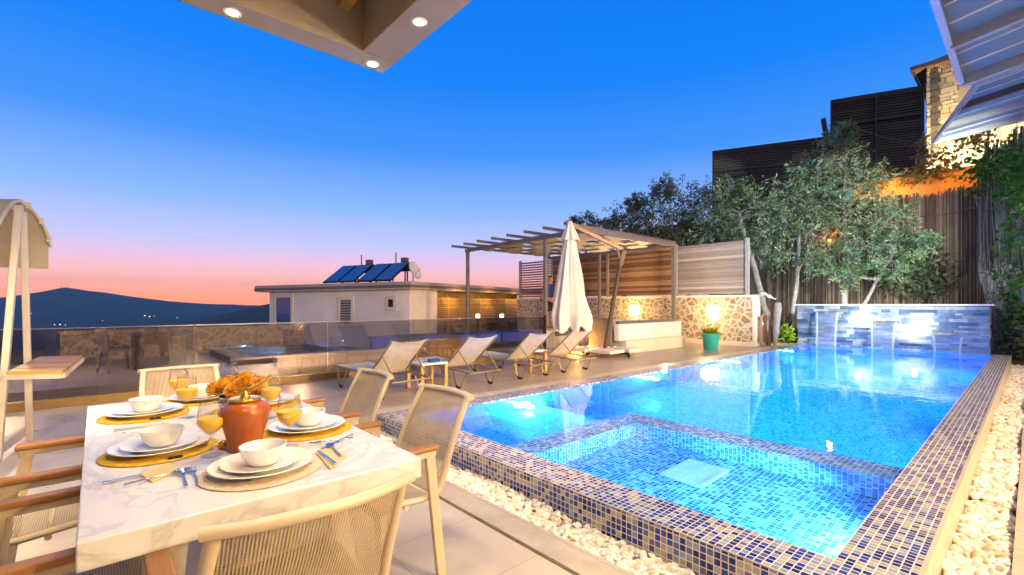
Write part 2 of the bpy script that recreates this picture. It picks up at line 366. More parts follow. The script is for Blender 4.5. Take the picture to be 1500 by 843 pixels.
m_ledge = M('grey stacked stone', [(.03, .055, .09), (.13, .20, .28), (.38, .45, .50), (.07, .13, .20), (.34, .32, .27)], .42, 0, 9, .4, .7, 40, .015)
m_rockw = rubble('grey rock wall', 2.2, [(.26, .24, .25), (.36, .34, .34), (.20, .18, .18)], (.14, .11, .1), .03, 1.0)
m_pebble = M('white pebbles', [(.62, .55, .44), (.82, .78, .70), (.86, .83, .77), (.80, .74, .62), (.52, .38, .22)], .55, 0, 9, .14, .2, 60, .004)
m_tilewood = wood('wood beam', (.24, .12, .03), (.46, .26, .08), .5)
m_ceil = M('pale ceiling', (.52, .43, .34), .8, 0, 2, .08)
m_panel = M('blue solar glass', (.01, .09, .30), .25, .0, 3, .1, Coat_Weight=.5)
m_lamp = emit('warm lamp glow', (1, .74, .36), 14); m_lampw = emit('wall lamp glow', (1, .80, .42), 9)
m_skin = M('skin', (.40, .22, .15), .55, 0, 8, .08); m_blue = M('blue shirt', (.03, .05, .22), .85, 0, 8, .15); m_black = M('black cloth', (.012, .012, .016), .85, 0, 8, .15); m_hair = M('dark hair', (.012, .009, .007), .6, 0, 30, .3)
m_rooft = M('brown roof tiles', [(.10, .05, .035), (.18, .09, .06)], .8, 0, 6, .3, .4, 30)
m_parapet_lit = M('parapet render with painted lamp orange', (.62, .32, .07), .85, 0, 2.5, .15, .2, 60)  # orange of the sodium lamps put into the base colour
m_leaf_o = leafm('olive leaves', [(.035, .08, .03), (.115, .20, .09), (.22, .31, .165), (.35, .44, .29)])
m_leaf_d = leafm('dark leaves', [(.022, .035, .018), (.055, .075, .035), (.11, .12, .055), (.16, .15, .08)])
m_leaf_i = leafm('ivy leaves', [(.03, .09, .015), (.07, .20, .02), (.12, .30, .03)])
m_leaf_b = leafm('bright shrub leaves', [(.10, .22, .01), (.22, .36, .02), (.34, .42, .03)])
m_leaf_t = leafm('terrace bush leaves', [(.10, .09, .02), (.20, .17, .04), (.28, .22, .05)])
m_yel = leafm('yellow flowers', [(.65, .45, .01), (.85, .65, .03)])
# ================================================================ sky and light
W = bpy.data.worlds.new('World'); S.world = W; W.use_nodes = True; t = W.node_tree; t.nodes.clear()
SUNV = (FW-RT*.6).normalized(); SUN_AZ = math.atan2(SUNV.y, SUNV.x)
out = t.nodes.new('ShaderNodeOutputWorld'); bg = t.nodes.new('ShaderNodeBackground'); bg2 = t.nodes.new('ShaderNodeBackground'); add = t.nodes.new('ShaderNodeAddShader')
tc = t.nodes.new('ShaderNodeTexCoord'); sep = t.nodes.new('ShaderNodeSeparateXYZ'); t.links.new(tc.outputs['Generated'], sep.inputs[0])
zz = N(t, 'ShaderNodeMapRange'); zz.inputs[1].default_value = -.05; zz.inputs[2].default_value = 1; t.links.new(sep.outputs['Z'], zz.inputs[0])
zp = lambda z: (z+.05)/1.05
west = ramp(t, [(0, (.5, .2, .12)), (zp(-.005), (1.9, .55, .16)), (zp(.012), (2.0, .62, .19)), (zp(.05), (1.5, .72, .58)), (zp(.085), (1.05, .68, .95)), (zp(.115), (.66, .67, 1.05)), (zp(.19), (.28, .51, 1.02)), (zp(.30), (.055, .30, .96)), (zp(.42), (.004, .225, .93)), (zp(.56), (.0, .19, .86)), (zp(.72), (.10, .17, .46)), (1, (.27, .28, .38))], zz.outputs[0])
east = ramp(t, [(0, (.3, .24, .26)), (zp(.0), (.60, .50, .48)), (zp(.10), (.66, .57, .55)), (zp(.3), (.50, .47, .51)), (zp(.56), (.36, .36, .48)), (1, (.27, .28, .38))], zz.outputs[0])  # east and zenith, out of view, brightened as ambient fill
dt = N(t, 'ShaderNodeVectorMath', operation='DOT_PRODUCT'); t.links.new(tc.outputs['Generated'], dt.inputs[0]); dt.inputs[1].default_value = tuple(SUNV)
fz = N(t, 'ShaderNodeMapRange'); fz.inputs[1].default_value = -.65; fz.inputs[2].default_value = .02; t.links.new(dt.outputs['Value'], fz.inputs[0])
t.links.new(mixc(t, fz.outputs[0], east, west), bg.inputs['Color']); bg.inputs['Strength'].default_value = 1.0
sky = t.nodes.new('ShaderNodeTexSky'); sky.sky_type = 'NISHITA'; sky.sun_disc = False; sky.sun_elevation = R(-1.5); sky.sun_rotation = PI/2-SUN_AZ
t.links.new(sky.outputs[0], bg2.inputs['Color']); bg2.inputs['Strength'].default_value = .025; bg.inputs['Strength'].default_value = 1.08
t.links.new(bg.outputs[0], add.inputs[0]); t.links.new(bg2.outputs[0], add.inputs[1]); t.links.new(add.outputs[0], out.inputs['Surface'])
sl = bpy.data.lights.new('sun', 'SUN'); sl.energy = .10; sl.angle = R(8); sl.color = (1, .62, .52); so = bpy.data.objects.new('sun', sl); COL.objects.link(so)
so.rotation_euler = Vector((-SUNV.x, -SUNV.y, -.05)).to_track_quat('-Z', 'Y').to_euler()
def lamp(kind, loc, energy, col, parent=None, size=.05, aim=None, cone=120, blend=.6):
    l = bpy.data.lights.new('lamp_light', kind); l.energy = energy; l.color = col
    if kind == 'SPOT': l.spot_size = R(cone); l.spot_blend = blend
    l.shadow_soft_size = size
    o = bpy.data.objects.new('lamp_light', l); COL.objects.link(o)
    if parent: o.parent = parent; loc = Vector(loc)-parent.location
    o.location = loc
    if aim is not None: o.rotation_euler = Vector(aim).to_track_quat('-Z', 'Y').to_euler()
    return o
WARM = (1, .72, .40)

# ================================================================ ground and hills
def fade(x, a, b): x = min(1, max(0, (x-a)/(b-a))); return x*x*(3-2*x)
m_ground = M('dry hillside', [(.05, .055, .03), (.08, .075, .045)], .95, 0, .05, .3, .3, 2, .2)
m_hill = M('wooded hills', (.05, .065, .045), .95, 0, .004, .35, 1.0, .02, 40)
g = MB(); NA = 96; rad = [0, 8, 20, 32, 45, 70, 120, 250, 500, 900, 2000, 4500, 8000]
def gpt(a, b):
    r = rad[int(round(a*(len(rad)-1)))]; an = b*2*PI; x = r*math.cos(an)+6; y = r*math.sin(an)+6
    side = fade(math.cos(an-SUN_AZ-.3), -.1, .5)
    z = -3.2-fade(r, 34, 900)*135*(.15+.85*side); return (x, y, z)
g.sheet(gpt, len(rad)-1, NA); struct(g.build('ground', m_ground, smooth=60))
RID = [(-900, 452), (-400, 446), (-150, 447), (-60, 444), (0, 438), (45, 431), (70, 426), (88, 422), (97, 421), (112, 424), (130, 428), (150, 429.5), (180, 434), (210, 438.5), (250, 443), (300, 446), (345, 448), (400, 449.5), (470, 451), (560, 450), (700, 449), (900, 452)]
RID2 = [(150, 492), (240, 478), (300, 467), (340, 459), (372, 451.5), (400, 446), (450, 441), (520, 438), (620, 440), (720, 446), (900, 460), (1000, 480)]
def interp(tab, u):
    if u <= tab[0][0]: return tab[0][1]
    for (a, b), (c, d) in zip(tab, tab[1:]):
        if u <= c: return b+(d-b)*(u-a)/(c-a)
    return tab[-1][1]
from mathutils import noise as mnoise
def hill(name, tab, D, wid, u0, u1, nu, base):
    h = MB()
    def fn(a, b):
        u = u0+(u1-u0)*a; d = D+wid*(b*2-1); k = max(0, 1-abs(b*2-1)); k = k*k*(3-2*k)
        r = ray(u, 446); x, y = r.x*d, r.y*d; top = EYE+D*(446-interp(tab, u))/681.
        nz = mnoise.fractal(Vector((x/900., y/900., 3.1)), 1.0, 2.1, 5)
        return (x, y, base+(top-base)*k+nz*D*.013*(1-k*.72)*(k > 0))
    h.sheet(fn, nu, 40); return struct(h.build(name, m_hill, smooth=80))
hill('hills', RID, 5200, 2600, -900, 900, 190, -140)
hill('hills', RID2, 1700, 900, 150, 1000, 90, -120)
for u, hh in ((90, 8), (99.5, 7)):
    p = atd(u, 422, 5190); mt = MB(); mt.tube([(p.x, p.y, p.z-20), (p.x, p.y, p.z+hh*5200/681)], [2.2, 1.0], 5); k = 'tall' if u < 95 else 'shorter right-hand'
    tag(mt.build('radio_mast', m_dark), f'{k} radio mast on the summit of the blue mountain', 'mast', 'masts on the mountain')

tl = MB()
for u, v, d, r in [(38, 461, 3300, 3), (46, 459.5, 3400, 2.2), (212, 462.5, 3200, 3), (219, 464, 3150, 3.4), (226, 463.5, 3200, 2), (80, 476, 2300, 2), (88, 475.6, 2300, 2.4), (96, 476.4, 2250, 1.6), (150, 470, 2600, 1.6), (260, 466, 2900, 1.6), (282, 470, 2500, 1.6), (15, 470, 2600, 2)]:
    p = atd(u, v, d); tl.lathe([(.01, -r), (r, 0), (.01, r)], 6, tuple(p))
tag(tl.build('town_lights', emit('town light glow', (1, .82, .6), 5)), kind='stuff')
# ================================================================ floors
def flr(name, mat, *b): return struct(MB().box(*b, world=True).build(name, mat))
flr('dining_floor', m_floor, -9, 1.80, -3, 8.55, -.3, 0)
f = MB(); f.box(1.80, 17.3, 5.27, 8.55, -.3, 0, world=True); f.box(9.0, 17.3, 8.55, 17.5, -.3, 0, world=True); struct(f.build('pool_deck', m_deck))
struct(MB().box(1.80, 1.828, -3, 5.06, -.3, -.035, world=True).build('drain_groove', m_bronze))
struct(MB().box(1.828, 2.035, -3, 5.06, -.3, .002, world=True).build('kerb_stone', m_curb, bevel=.006))
f = MB(); f.box(2.15, 17.0, 5.055, 5.27, -.3, .098, world=True); f.box(1.80, 2.15, 5.06, 5.27, -.3, .004, world=True); struct(f.build('pool_kerb', m_curb, bevel=.008))
flr('paving', m_trav, .6, 19, -4, .075, -.4, -.115)
struct(MB().box(2.035, 2.42, -3, 5.06, -.5, -.10).box(1.6, 17.2, .075, .36, -.5, -.20).build('gravel_bed', m_concd))
f = MB(); f.box(-9, 17.3, 8.55, 8.78, -.5, -.002, world=True); struct(f.build('deck_edge_kerb', m_curb, bevel=.006))

# pebbles -----------------------------------------------------------------
bm = bmesh.new(); bmesh.ops.create_icosphere(bm, subdivisions=2, radius=1); bm.verts.ensure_lookup_table()
IV = np.array([v.co[:] for v in bm.verts]); IF = np.array([[v.index for v in q.verts] for q in bm.faces]); bm.free()
def pebbles(name, P, S3, mat):
    V = []; F = []; rn = []; k = 0
    for p, s in zip(P, S3):
        q = Matrix.Rotation(random.random()*6.28, 3, 'Z') @ Matrix.Rotation(random.gauss(0, .35), 3, 'X') @ Matrix.Rotation(random.gauss(0, .35), 3, 'Y')
        ph = NR.random(3)*6; w = 1+.16*np.sin(IV[:, :1]*2.6+ph[0])*np.cos(IV[:, 1:2]*2.3+ph[1])+.08*np.sin(IV[:, 2:]*4+ph[2])
        V.append((IV*w*np.array(s)) @ np.array(q).T+np.array(p)); F.append(IF+k); k += len(IV); rn += [random.random()**.8*.95 if random.random() > .06 else 1.0]*len(IF)
    return tag(np_mesh(name, np.concatenate(V), np.concatenate(F), np.array(rn), mat, smooth=True), kind='stuff')
def strip(n, fx, fz, rmin, rmax):
    P = []; Q = []
    for _ in range(n):
        x, y = fx(); r = random.uniform(rmin, rmax); P.append((x, y, fz(x, y)+random.uniform(-.5, .35)*r)); Q.append((r*random.uniform(.95, 1.5), r*random.uniform(.75, 1.05), r*random.uniform(.5, .75)))
    return P, Q
P, Q = strip(2700, lambda: (random.uniform(2.05, 2.405), random.uniform(-.1, 5.03)), lambda x, y: -.022-.07*(x-2.03)/.39+.012*math.sin(y*3.1+x*5), .016, .027)
P2, Q2 = strip(3300, lambda: (17.0-15.0*random.random()**.75, random.uniform(.09, .335)), lambda x, y: -.15+.02*math.sin(x*2.3), .022, .034)
o = pebbles('white_pebbles', P+P2, Q+Q2, m_pebble); tag(o, 'white rounded pebbles filling the trenches around the raised pool', 'pebbles')

# ================================================================ pool
pool = thing('swimming_pool', 'long rectangular pool lined in blue mosaic with raised tiled rim and spa corner', 'pool', (2.42, .353, -.3))
def pp(name, mb, mat, parent=None, **k):
    par = parent or pool; o = mb.build(name, mat, **k); o.parent = par
    q = par; off = Vector((0, 0, 0))
    while q: off += q.location; q = q.parent
    o.location = -off if par.rotation_euler.z == 0 else o.location; return o
X0, X1, Y0, Y1 = 2.42, 16.95, .353, 5.05; XI, YI0, YI1 = 2.745, .66, 4.725
c = MB(); c.box(X0, XI, Y0, Y1, .052, .10, world=True); c.box(XI, X1, Y0, YI0, .052, .10, world=True); c.box(XI, X1, YI1, Y1, .052, .10, world=True)
pp('coping', c, m_tile)
c = MB(); c.box(X0, X0+.05, Y0, Y1, -.5, .052, world=True); pp('rim_face', c, m_tile)
c = MB(); c.box(X0+.05, X1, Y0-.012, Y0+.05, -.5, .088, world=True); pp('rim_stone_face', c, m_curb)
c = MB(); c.box(X0-.004, X0+.004, Y0-.004, Y1, .096, .1015); c.box(X0, X1, Y0-.014, Y0+.004, .088, .1015); pp('edge_trim', c, m_curb)
c = MB(); c.box(X0+.05, XI, Y0+.05, Y1, -1.7, .052, world=True); c.box(XI, X1, Y0+.05, YI0, -1.7, .052, world=True); c.box(XI, X1, YI1, Y1, -1.7, .052, world=True); c.box(X1, X1+.1, YI0, YI1, -1.7, .05, world=True)
c.box(XI, X1, YI0, YI1, -1.7, -1.45, world=True)
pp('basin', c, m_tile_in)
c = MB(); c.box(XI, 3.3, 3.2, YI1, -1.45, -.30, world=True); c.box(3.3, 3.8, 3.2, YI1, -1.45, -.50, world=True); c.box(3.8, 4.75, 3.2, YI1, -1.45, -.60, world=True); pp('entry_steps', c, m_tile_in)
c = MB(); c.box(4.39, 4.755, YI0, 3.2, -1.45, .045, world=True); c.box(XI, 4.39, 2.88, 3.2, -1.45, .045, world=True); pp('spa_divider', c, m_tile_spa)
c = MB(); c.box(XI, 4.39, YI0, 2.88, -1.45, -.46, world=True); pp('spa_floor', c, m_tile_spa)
c = MB()
for k in range(9): c.box(3.66+.0, 4.12, 1.80+k*.036, 1.828+k*.036, -.46, -.435)
c.box(3.63, 3.66, 1.77, 2.15, -.46, -.43); c.box(4.12, 4.15, 1.77, 2.15, -.46, -.43); c.box(3.66, 4.12, 1.77, 1.80, -.46, -.43); c.box(3.66, 4.12, 2.124, 2.15, -.46, -.43); c.box(3.66, 4.12, 1.8, 2.12, -.459, -.45)
pp('floor_drain_grille', c, m_white)
m_plight = emit('pool lamp glow', (.82, .95, 1.0), 9)
def plight(x, y, sgn, e, z=-.40, axis='y', cone=150):
    c = MB(); pts = [(.15*math.cos(a*PI/10), .15*math.sin(a*PI/10)) for a in range(20)]
    for d0, d1 in ((0, .02),):
        for k in range(20):
            (a1, b1), (a2, b2) = pts[k], pts[(k+1) % 20]
            c.face([(x+a1, y+sgn*d1, z+b1), (x+a2, y+sgn*d1, z+b2), (x, y+sgn*d1, z)]); c.face([(x+a1, y, z+b1), (x+a2, y, z+b2), (x+a2, y+sgn*d1, z+b2), (x+a1, y+sgn*d1, z+b1)])
    o = pp('underwater_lamp', c, m_plight); l = lamp('SPOT', (0, 0, 0), e, (.46, .92, 1.0), None, .07, (0, sgn, -.45), cone, .7); l.location = (x, y+sgn*.07, z)
    if sgn < 0: l = lamp('POINT', (0, 0, 0), e*.22, (.62, .94, 1.0), None, .06); l.location = (x, y-.15, z)
PE = 480
for x in (4.41, 7.6, 11.1, 14.7): plight(x, YI1, -1, PE*(1.5 if x < 5 else 1 if x < 10 else 1.9))
for x in (6.6, 9.6, 13.1): plight(x, YI0, 1, PE*(1 if x < 12 else 2))
plight(3.45, YI0, 1, 300, -.22, cone=160)
m_water, t, out = nt('pool water'); gl = N(t, 'ShaderNodeBsdfGlass', _IOR=1.333, _Roughness=0.0)
vec = coords(t, 'Object', (1, 1, 1)); b1 = noise(t, vec, 2.6, 3, .5); b2 = noise(t, vec, 14, 2, .5)
t.links.new(bumpn(t, mth(t, 'ADD', b1, mth(t, 'MULTIPLY', b2, .10)), .11, .03), gl.inputs['Normal']); t.links.new(gl.outputs[0], out.inputs['Surface'])
va = N(t, 'ShaderNodeVolumeAbsorption', _Color=rgba((.02, .84, 1.0)), _Density=.62); t.links.new(va.outputs[0], out.inputs['Volume'])
w = MB(); w.box(XI-.01, X1+.01, YI0-.01, YI1+.01, -1.46, .0865); struct(w.build('water', m_water))

# ================================================================ waterfall wall
fw = thing('waterfall_wall', 'grey stacked stone feature wall with three water spouts at the far pool end', 'wall', (16.95, .72, 0))
c = MB(); c.box(17.0, 17.35, .74, 5.06, -.4, 1.33); pp('wall_core', c, m_dark, fw)
c = MB(); z = -.1; row = 0
while z < 1.325:
    h = random.choice((.045, .06, .075, .09)); h = min(h, 1.33-z)
    y = .72-random.random()*.2
    while y < 5.08:
        l = random.uniform(.14, .52); ya, yb = max(y, .72), min(y+l, 5.08)
        if yb-ya > .02:
            d = random.uniform(-.012, .035)
            c.box(16.955-d, 17.02, ya+.002, yb-.002, z+.002, z+h-.002, random.random())
        y += l
    z += h
for s in (0, 1):   # end return
    z = -.1
    while z < 1.325:
        h = random.choice((.05, .07, .09)); h = min(h, 1.33-z); d = random.uniform(0, .02); yy = (.72-d, .74) if s == 0 else (5.06, 5.08+d)
        c.box(17.025, 17.35, yy[0], yy[1], z+.002, z+h-.002, random.random()); z += h
pp('stone_face', c, m_ledge, fw)
c = MB(); c.box(16.90, 17.40, .64, 5.16, 1.332, 1.372); pp('cap', c, m_white, fw, bevel=.006)
m_fall, t, out = nt('falling water'); lw = N(t, 'ShaderNodeLayerWeight', _Blend=.25); tr_ = N(t, 'ShaderNodeBsdfTransparent', _Color=(.93, .96, .98, 1)); gls = N(t, 'ShaderNodeBsdfGlossy', _Roughness=.12); df = N(t, 'ShaderNodeBsdfTranslucent', _Color=(.85, .9, .92, 1)); dd = N(t, 'ShaderNodeBsdfDiffuse', _Color=(.85, .9, .92, 1))
a1 = N(t, 'ShaderNodeMixShader', _Fac=.5); t.links.new(df.outputs[0], a1.inputs[1]); t.links.new(dd.outputs[0], a1.inputs[2]); a2 = N(t, 'ShaderNodeMixShader', _Fac=.5); t.links.new(a1.outputs[0], a2.inputs[1]); t.links.new(gls.outputs[0], a2.inputs[2])
at = N(t, 'ShaderNodeAttribute', attribute_name='rnd'); sc_ = noise(t, coords(t, 'UV', (2, 30, 1)), 1.5, 3)
fac = mth(t, 'MINIMUM', mth(t, 'MULTIPLY', at.outputs['Fac'], mth(t, 'ADD', sc_, .35)), .95); mx = N(t, 'ShaderNodeMixShader'); t.links.new(fac, mx.inputs[0]); t.links.new(tr_.outputs[0], mx.inputs[1]); t.links.new(a2.outputs[0], mx.inputs[2]); t.links.new(mx.outputs[0], out.inputs['Surface'])
for ya, yb, zt in ((3.91, 4.52, 1.125), (2.54, 3.14, .86), (1.18, 1.81, .53)):
    c = MB(); c.box(16.80, 16.96, ya-.02, yb+.02, zt, zt+.022); pp('water_spout', c, m_steel, fw)
    q = MB(); T = math.sqrt(2*(zt-.085)/9.8)
    def fall(a, b, s0, s1):
        k = a*T; sq = 1-.16*a; mid = (ya+yb)/2
        return (16.80-.34*k, mid+((ya+(yb-ya)*(s0+(s1-s0)*b))-mid)*sq, zt+.004-4.9*k*k)
    q.sheet(lambda a, b: fall(a, b, .075, .925), 10, 6, .004, .22); q.sheet(lambda a, b: fall(a, b, 0, .09), 10, 2, .04, 1.6); q.sheet(lambda a, b: fall(a, b, .91, 1), 10, 2, .04, 1.6)
    o = q.build('falling_water', m_fall, smooth=60); struct(o)
for y, z in ((3.44, .93), (2.15, .69)):
    c = MB(); c.tube([(16.94, y, z), (16.86, y, z)], .05, 14); lp = pp('wall_spotlight', c, m_steel, fw)
    c = MB(); c.tube([(16.862, y, z), (16.85, y, z)], .044, 14); pp('lens', c, emit('spout lamp glow', (1, .86, .58), 60), lp)
    l = lamp('POINT', (0, 0, 0), 42, (1, .84, .58), None, .04); l.location = (16.74, y, z)

# ================================================================ stone wall with slatted fence
sw = thing('stone_wall', 'rubble stone garden wall with pale mortar and rendered cap below the slatted fence', 'wall', (15.9, 6, 0))
c = MB(); c.box(15.9, 16.3, 6.0, 17.4, -.2, 1.60); pp('stone_face', c, m_wallstone, sw)
c = MB(); c.box(15.86, 16.34, 5.96, 17.44, 1.60, 1.68); c.box(15.885, 16.315, 5.97, 6.06, .0, 1.60); pp('cap', c, m_cream, sw, bevel=.008)
c = MB(); c.box(15.74, 15.9, 5.98, 17.4, -.01, .13); pp('plinth', c, m_cream, sw, bevel=.01)
for y in (10.456, 7.32):
    lab = 'square glowing lamp on the stone wall above the turquoise pot' if y < 8 else 'square glowing lamp on the stone wall above the white bench'
    wl = thing('wall_lamp', lab, 'lamp', (15.9, y, 1.13), 0, 'square wall lamps')
    c = MB(); c.box(15.80, 15.9, y-.05, y+.05, 1.06, 1.20); pp('back_plate', c, m_steel, wl)
    c = MB(); c.box(15.77, 15.80, y-.205, y+.205, .93, 1.335); pp('glowing_panel', c, m_lampw, wl, bevel=.01)
    l = lamp('POINT', (15.30, y, 1.13), 55, (1, .70, .26), wl, .15)
    c = lamp('SPOT', (15.70, y, 1.38), 260, (1, .70, .36), wl, .08, (-.75, 0, 1), 120)
    c = lamp('SPOT', (15.82, y, .90), 9, (1, .66, .2), wl, .08, (.35, 0, -1), 130)
fe = thing('slatted_fence', 'tall horizontal wooden slat fence standing on the stone wall', 'fence', (16.1, 6.2, 1.68))
FT = 3.5; posts = [6.27, 8.80, 11.88, 15.1, 17.3]
for y in posts:
    c = MB(); c.box(15.98, 16.08, y-.06, y+.06, 1.68, FT+.06); pp('post', c, m_grey, fe, bevel=.006)
for k, (a, b) in enumerate(zip(posts, posts[1:])):
    c = MB(); n = 19 if k < 3 else 15; st = (FT-1.72)/n
    for i in range(n):
        z = 1.72+i*st; c.hexa([(16.02, a+.06, z), (16.045, a+.06, z), (16.045, b-.06, z), (16.02, b-.06, z), (16.02, a+.06, z+st*(.93 if k < 3 else .62)), (16.045, a+.06, z+st*(.93 if k < 3 else .62)), (16.045, b-.06, z+st*(.93 if k < 3 else .62)), (16.02, b-.06, z+st*(.93 if k < 3 else .62))], random.random())
        for fi in range(len(c.f)-6, len(c.f)):
            u0 = random.random()*40; c.uv[fi] = [(c.v[i2][1]+u0*0+i*7.3, c.v[i2][2]+i*3.7) for i2 in c.f[fi]]
    pp('slat_panel', c, m_slat2 if k == 0 else m_slat, fe)
    if k < 3: c = MB(); c.box(16.06, 16.075, a+.06, b-.06, 1.72, FT); pp('backing', c, m_dark, fe)

# ================================================================ pergola
PZ = 3.50; pg = thing('pergola', 'taupe metal pergola with woven cream shade cloth beyond the loungers', 'pergola', (10.6, 10.25, 0))
PX0, PX1, PY0, PY1 = 10.35, 15.62, 8.55, 15.0
for x, y, w in ((11.0, 14.95, .11), (10.58, 10.25, .11), (15.6, 8.66, .12), (15.6, 12.0, .1), (15.6, 15.0, .1)):
    c = MB(); c.box(x-w/2, x+w/2, y-w/2, y+w/2, 0, PZ); pp('post', c, m_perg, pg, bevel=.005)
for a, b in (((11.02, 15.1, PZ), (10.46, 8.5, PZ)), ((15.6, 15.1, PZ), (15.6, 8.6, PZ)), ((10.3, 8.55, PZ+.005), (15.66, 8.62, PZ+.005))):
    c = MB(); c.bar(a, b, .09, .12); pp('beam', c, m_perg, pg)
ry = [8.65+i*(14.9-8.65)/7 for i in range(8)]
for i, y in enumerate(ry):
    xl = 10.46+(y-8.5)*.085; c = MB(); c.bar((xl-.80, y+.08*0, PZ+.11), (15.68, y, PZ+.11), .05, .09); pp('rafter', c, m_perg, pg)
for i in range(7):   # cloth woven over and under cross battens
    ya, yb = ry[i]+.06, ry[i+1]-.06; xl = 10.7+(ya-8.5)*.085
    c = MB(); c.sheet(lambda a, b, ya=ya, yb=yb, xl=xl, i=i: (xl+(15.5-xl)*a, ya+(yb-ya)*b, PZ+.08+.055*math.cos(a*PI*6+i*PI)), 48, 3, .004); pp('shade_cloth', c, m_shade, pg, smooth=60)
for k in range(5):
    x = 11.2+k*.95; c = MB(); c.box(x-.03, x+.03, 8.62, 14.95, PZ+.06, PZ+.09); pp('batten', c, m_perg, pg)

# ================================================================ glass railing, seen edge to edge along the deck
gr = thing('glass_railing', 'long frameless glass railing in a bronze channel along the deck edge', 'railing', (-.8, 8.65, 0))
c = MB(); c.box(-9, 8.95, 8.60, 8.70, 0, .115); pp('base_channel', c, m_bronze, gr, bevel=.004)
js = [-9, -6.2, -3.5, -1.0, 1.133, 3.176, 4.9, 6.8, 8.9]
for a, b in zip(js, js[1:]):
    c = MB(); c.box(a+.008, b-.008, 8.642, 8.658, .10, 1.04); p = pp('glass_panel', c, m_rail, gr)
    c = MB(); c.box(a+.008, b-.008, 8.640, 8.660, 1.04, 1.052); pp('top_edge', c, m_steel, p)
c = MB(); c.box(8.88, 8.93, 8.62, 8.68, 0, 1.08); pp('post', c, m_dark, gr)
# ================================================================ dining chairs
def chair_proto():
    t = thing('garden_chair', 'x', 'chair')
    SEAT = [(.27, .425), (.235, .442), (.12, .438), (0, .425), (-.13, .412), (-.20, .414)]
    BACK = [(-.20, .414), (-.245, .445), (-.268, .50), (-.315, .62), (-.365, .73), (-.405, .81), (-.437, .868)]
    def along(P, a):
        k = a*(len(P)-1); i = min(int(k), len(P)-2); f = k-i
        return P[i][0]+(P[i+1][0]-P[i][0])*f, P[i][1]+(P[i+1][1]-P[i][1])*f
    def seat(a, b):
        x, z = along(SEAT, a); y = (b-.5)*.50; return (x, y, z-.012*(1-(2*b-1)**2))
    def back(a, b):
        x, z = along(BACK, a); y = (b-.5)*.49; return (x-.055*(1-(2*b-1)**2)*min(1, a*1.5), y, z)
    MB().sheet(seat, 10, 8).build('seat_sling', m_weave, t, smooth=60)
    MB().sheet(lambda a, b: back(b, a), 12, 14).build('back_sling', m_weave, t, smooth=60)
    c = MB()
    for s in (-1, 1):
        c.tube([(x, s*.258, z) for x, z in SEAT]+[(x, s*(.258-.006*i), z) for i, (x, z) in enumerate(BACK[1:])], .019, 8, flat=.8)
    c.tube([(.27, y, .425) for y in (-.26, 0, .26)], .016, 8)
    c.tube([(-.05, y, .40) for y in (-.27, .27)], .012, 8)
    c.build('seat_frame', m_frame, t, smooth=50)
    c = MB(); c.tube([(back(1, b/10.)[0], back(1, b/10.)[1]*1.045, .868) for b in range(11)], .021, 10, flat=.75); c.build('top_rail', m_frame, t, smooth=50)
    for s in (-1, 1):
        y = s*.30
        c = MB(); c.bar((.315, y, 0), (.27, y, .632), .045, .028, (0, 1, 0)); c.build('leg', m_frame, t, bevel=.006)
        c = MB(); c.bar((-.235, y*.95, 0), (-.155, y, .632), .05, .028, (0, 1, 0)); c.build('leg', m_frame, t, bevel=.006)
        c = MB(); c.bar((-.185, y, .642), (.295, y, .642), .034, .028); c.bar((-.19, s*.262, .44), (-.175, y, .44), .02, .02); c.bar((.22, s*.262, .43), (.28, y, .43), .02, .02); c.build('arm_bar', m_frame, t, bevel=.005)
        c = MB(); c.bar((-.195, y, .669), (.30, y, .669), .058, .026, rnd=random.random()); c.build('armrest', m_teak, t, bevel=.008)
    return t
ch0 = chair_proto()
CH = [(.425, 1.64, 90, 'cream sling chair at the near end of the marble table, its back to the viewer'),
      (1.05, 2.25, 180, 'cream sling chair on the pool side of the table, nearest the white pebbles'),
      (1.06, 3.17, 180, 'cream sling chair on the pool side of the table, in front of the first lounger'),
      (.49, 3.99, 270, 'cream sling chair at the far end of the table, before the glass railing'),
      (-.10, 2.08, 0, 'cream sling chair cut by the left picture edge, nearer of the two on that side'),
      (-.10, 2.99, 0, 'cream sling chair on the left side of the table, beside the garden swing')]
for i, (x, y, a, lab) in enumerate(CH):
    o = ch0 if i == 0 else dup(ch0); o.location = (x, y, .002); o.rotation_euler.z = R(a); tag(o, lab, 'chair', 'dining chairs around the marble table')

# ================================================================ table and tableware
TZ = .76
tb = thing('dining_table', 'long dining table with a thick white veined marble top', 'table', (.46, 2.68, 0))
MB().box(-.50, .505, -1.06, 1.08, TZ-.078, TZ).build('tabletop', m_marble, tb, bevel=.005)
for sx in (-1, 1):
    for sy in (-1, 1):
        c = MB(); c.bar((sx*.34, sy*.80, 0), (sx*.26, sy*.66, TZ-.08), .11, .07, (0, 1, 0)); c.build('leg', m_white, tb, bevel=.006)
c = MB(); c.box(-.30, .30, -.70, -.62, TZ-.16, TZ-.08); c.box(-.30, .30, .62, .70, TZ-.16, TZ-.08); c.box(-.04, .04, -.62, .62, TZ-.15, TZ-.08); c.build('under_frame', m_white, tb, bevel=.004)
matp = [(.001, 0), (.195, 0), (.202, .004), (.195, .008), (.001, .008)]
plate = [(.001, .002), (.10, .002), (.105, 0), (.112, .004), (.165, .021), (.172, .024), (.170, .0265), (.16, .0245), (.11, .010), (.10, .008), (.001, .008)]
bowl = [(.001, .003), (.040, .002), (.045, 0), (.052, .006), (.070, .035), (.077, .060), (.079, .066), (.0755, .066), (.066, .035), (.048, .011), (.001, .009)]
def lat(name, prof, mat, loc, lab, cat, grp, sc=1.0, n=48, smooth=50):
    o = MB().lathe([(r*sc, z*(1 if sc == 1 else .9)) for r, z in prof], n).build(name, mat, smooth=smooth); o.location = loc
    return tag(o, lab, cat, grp)
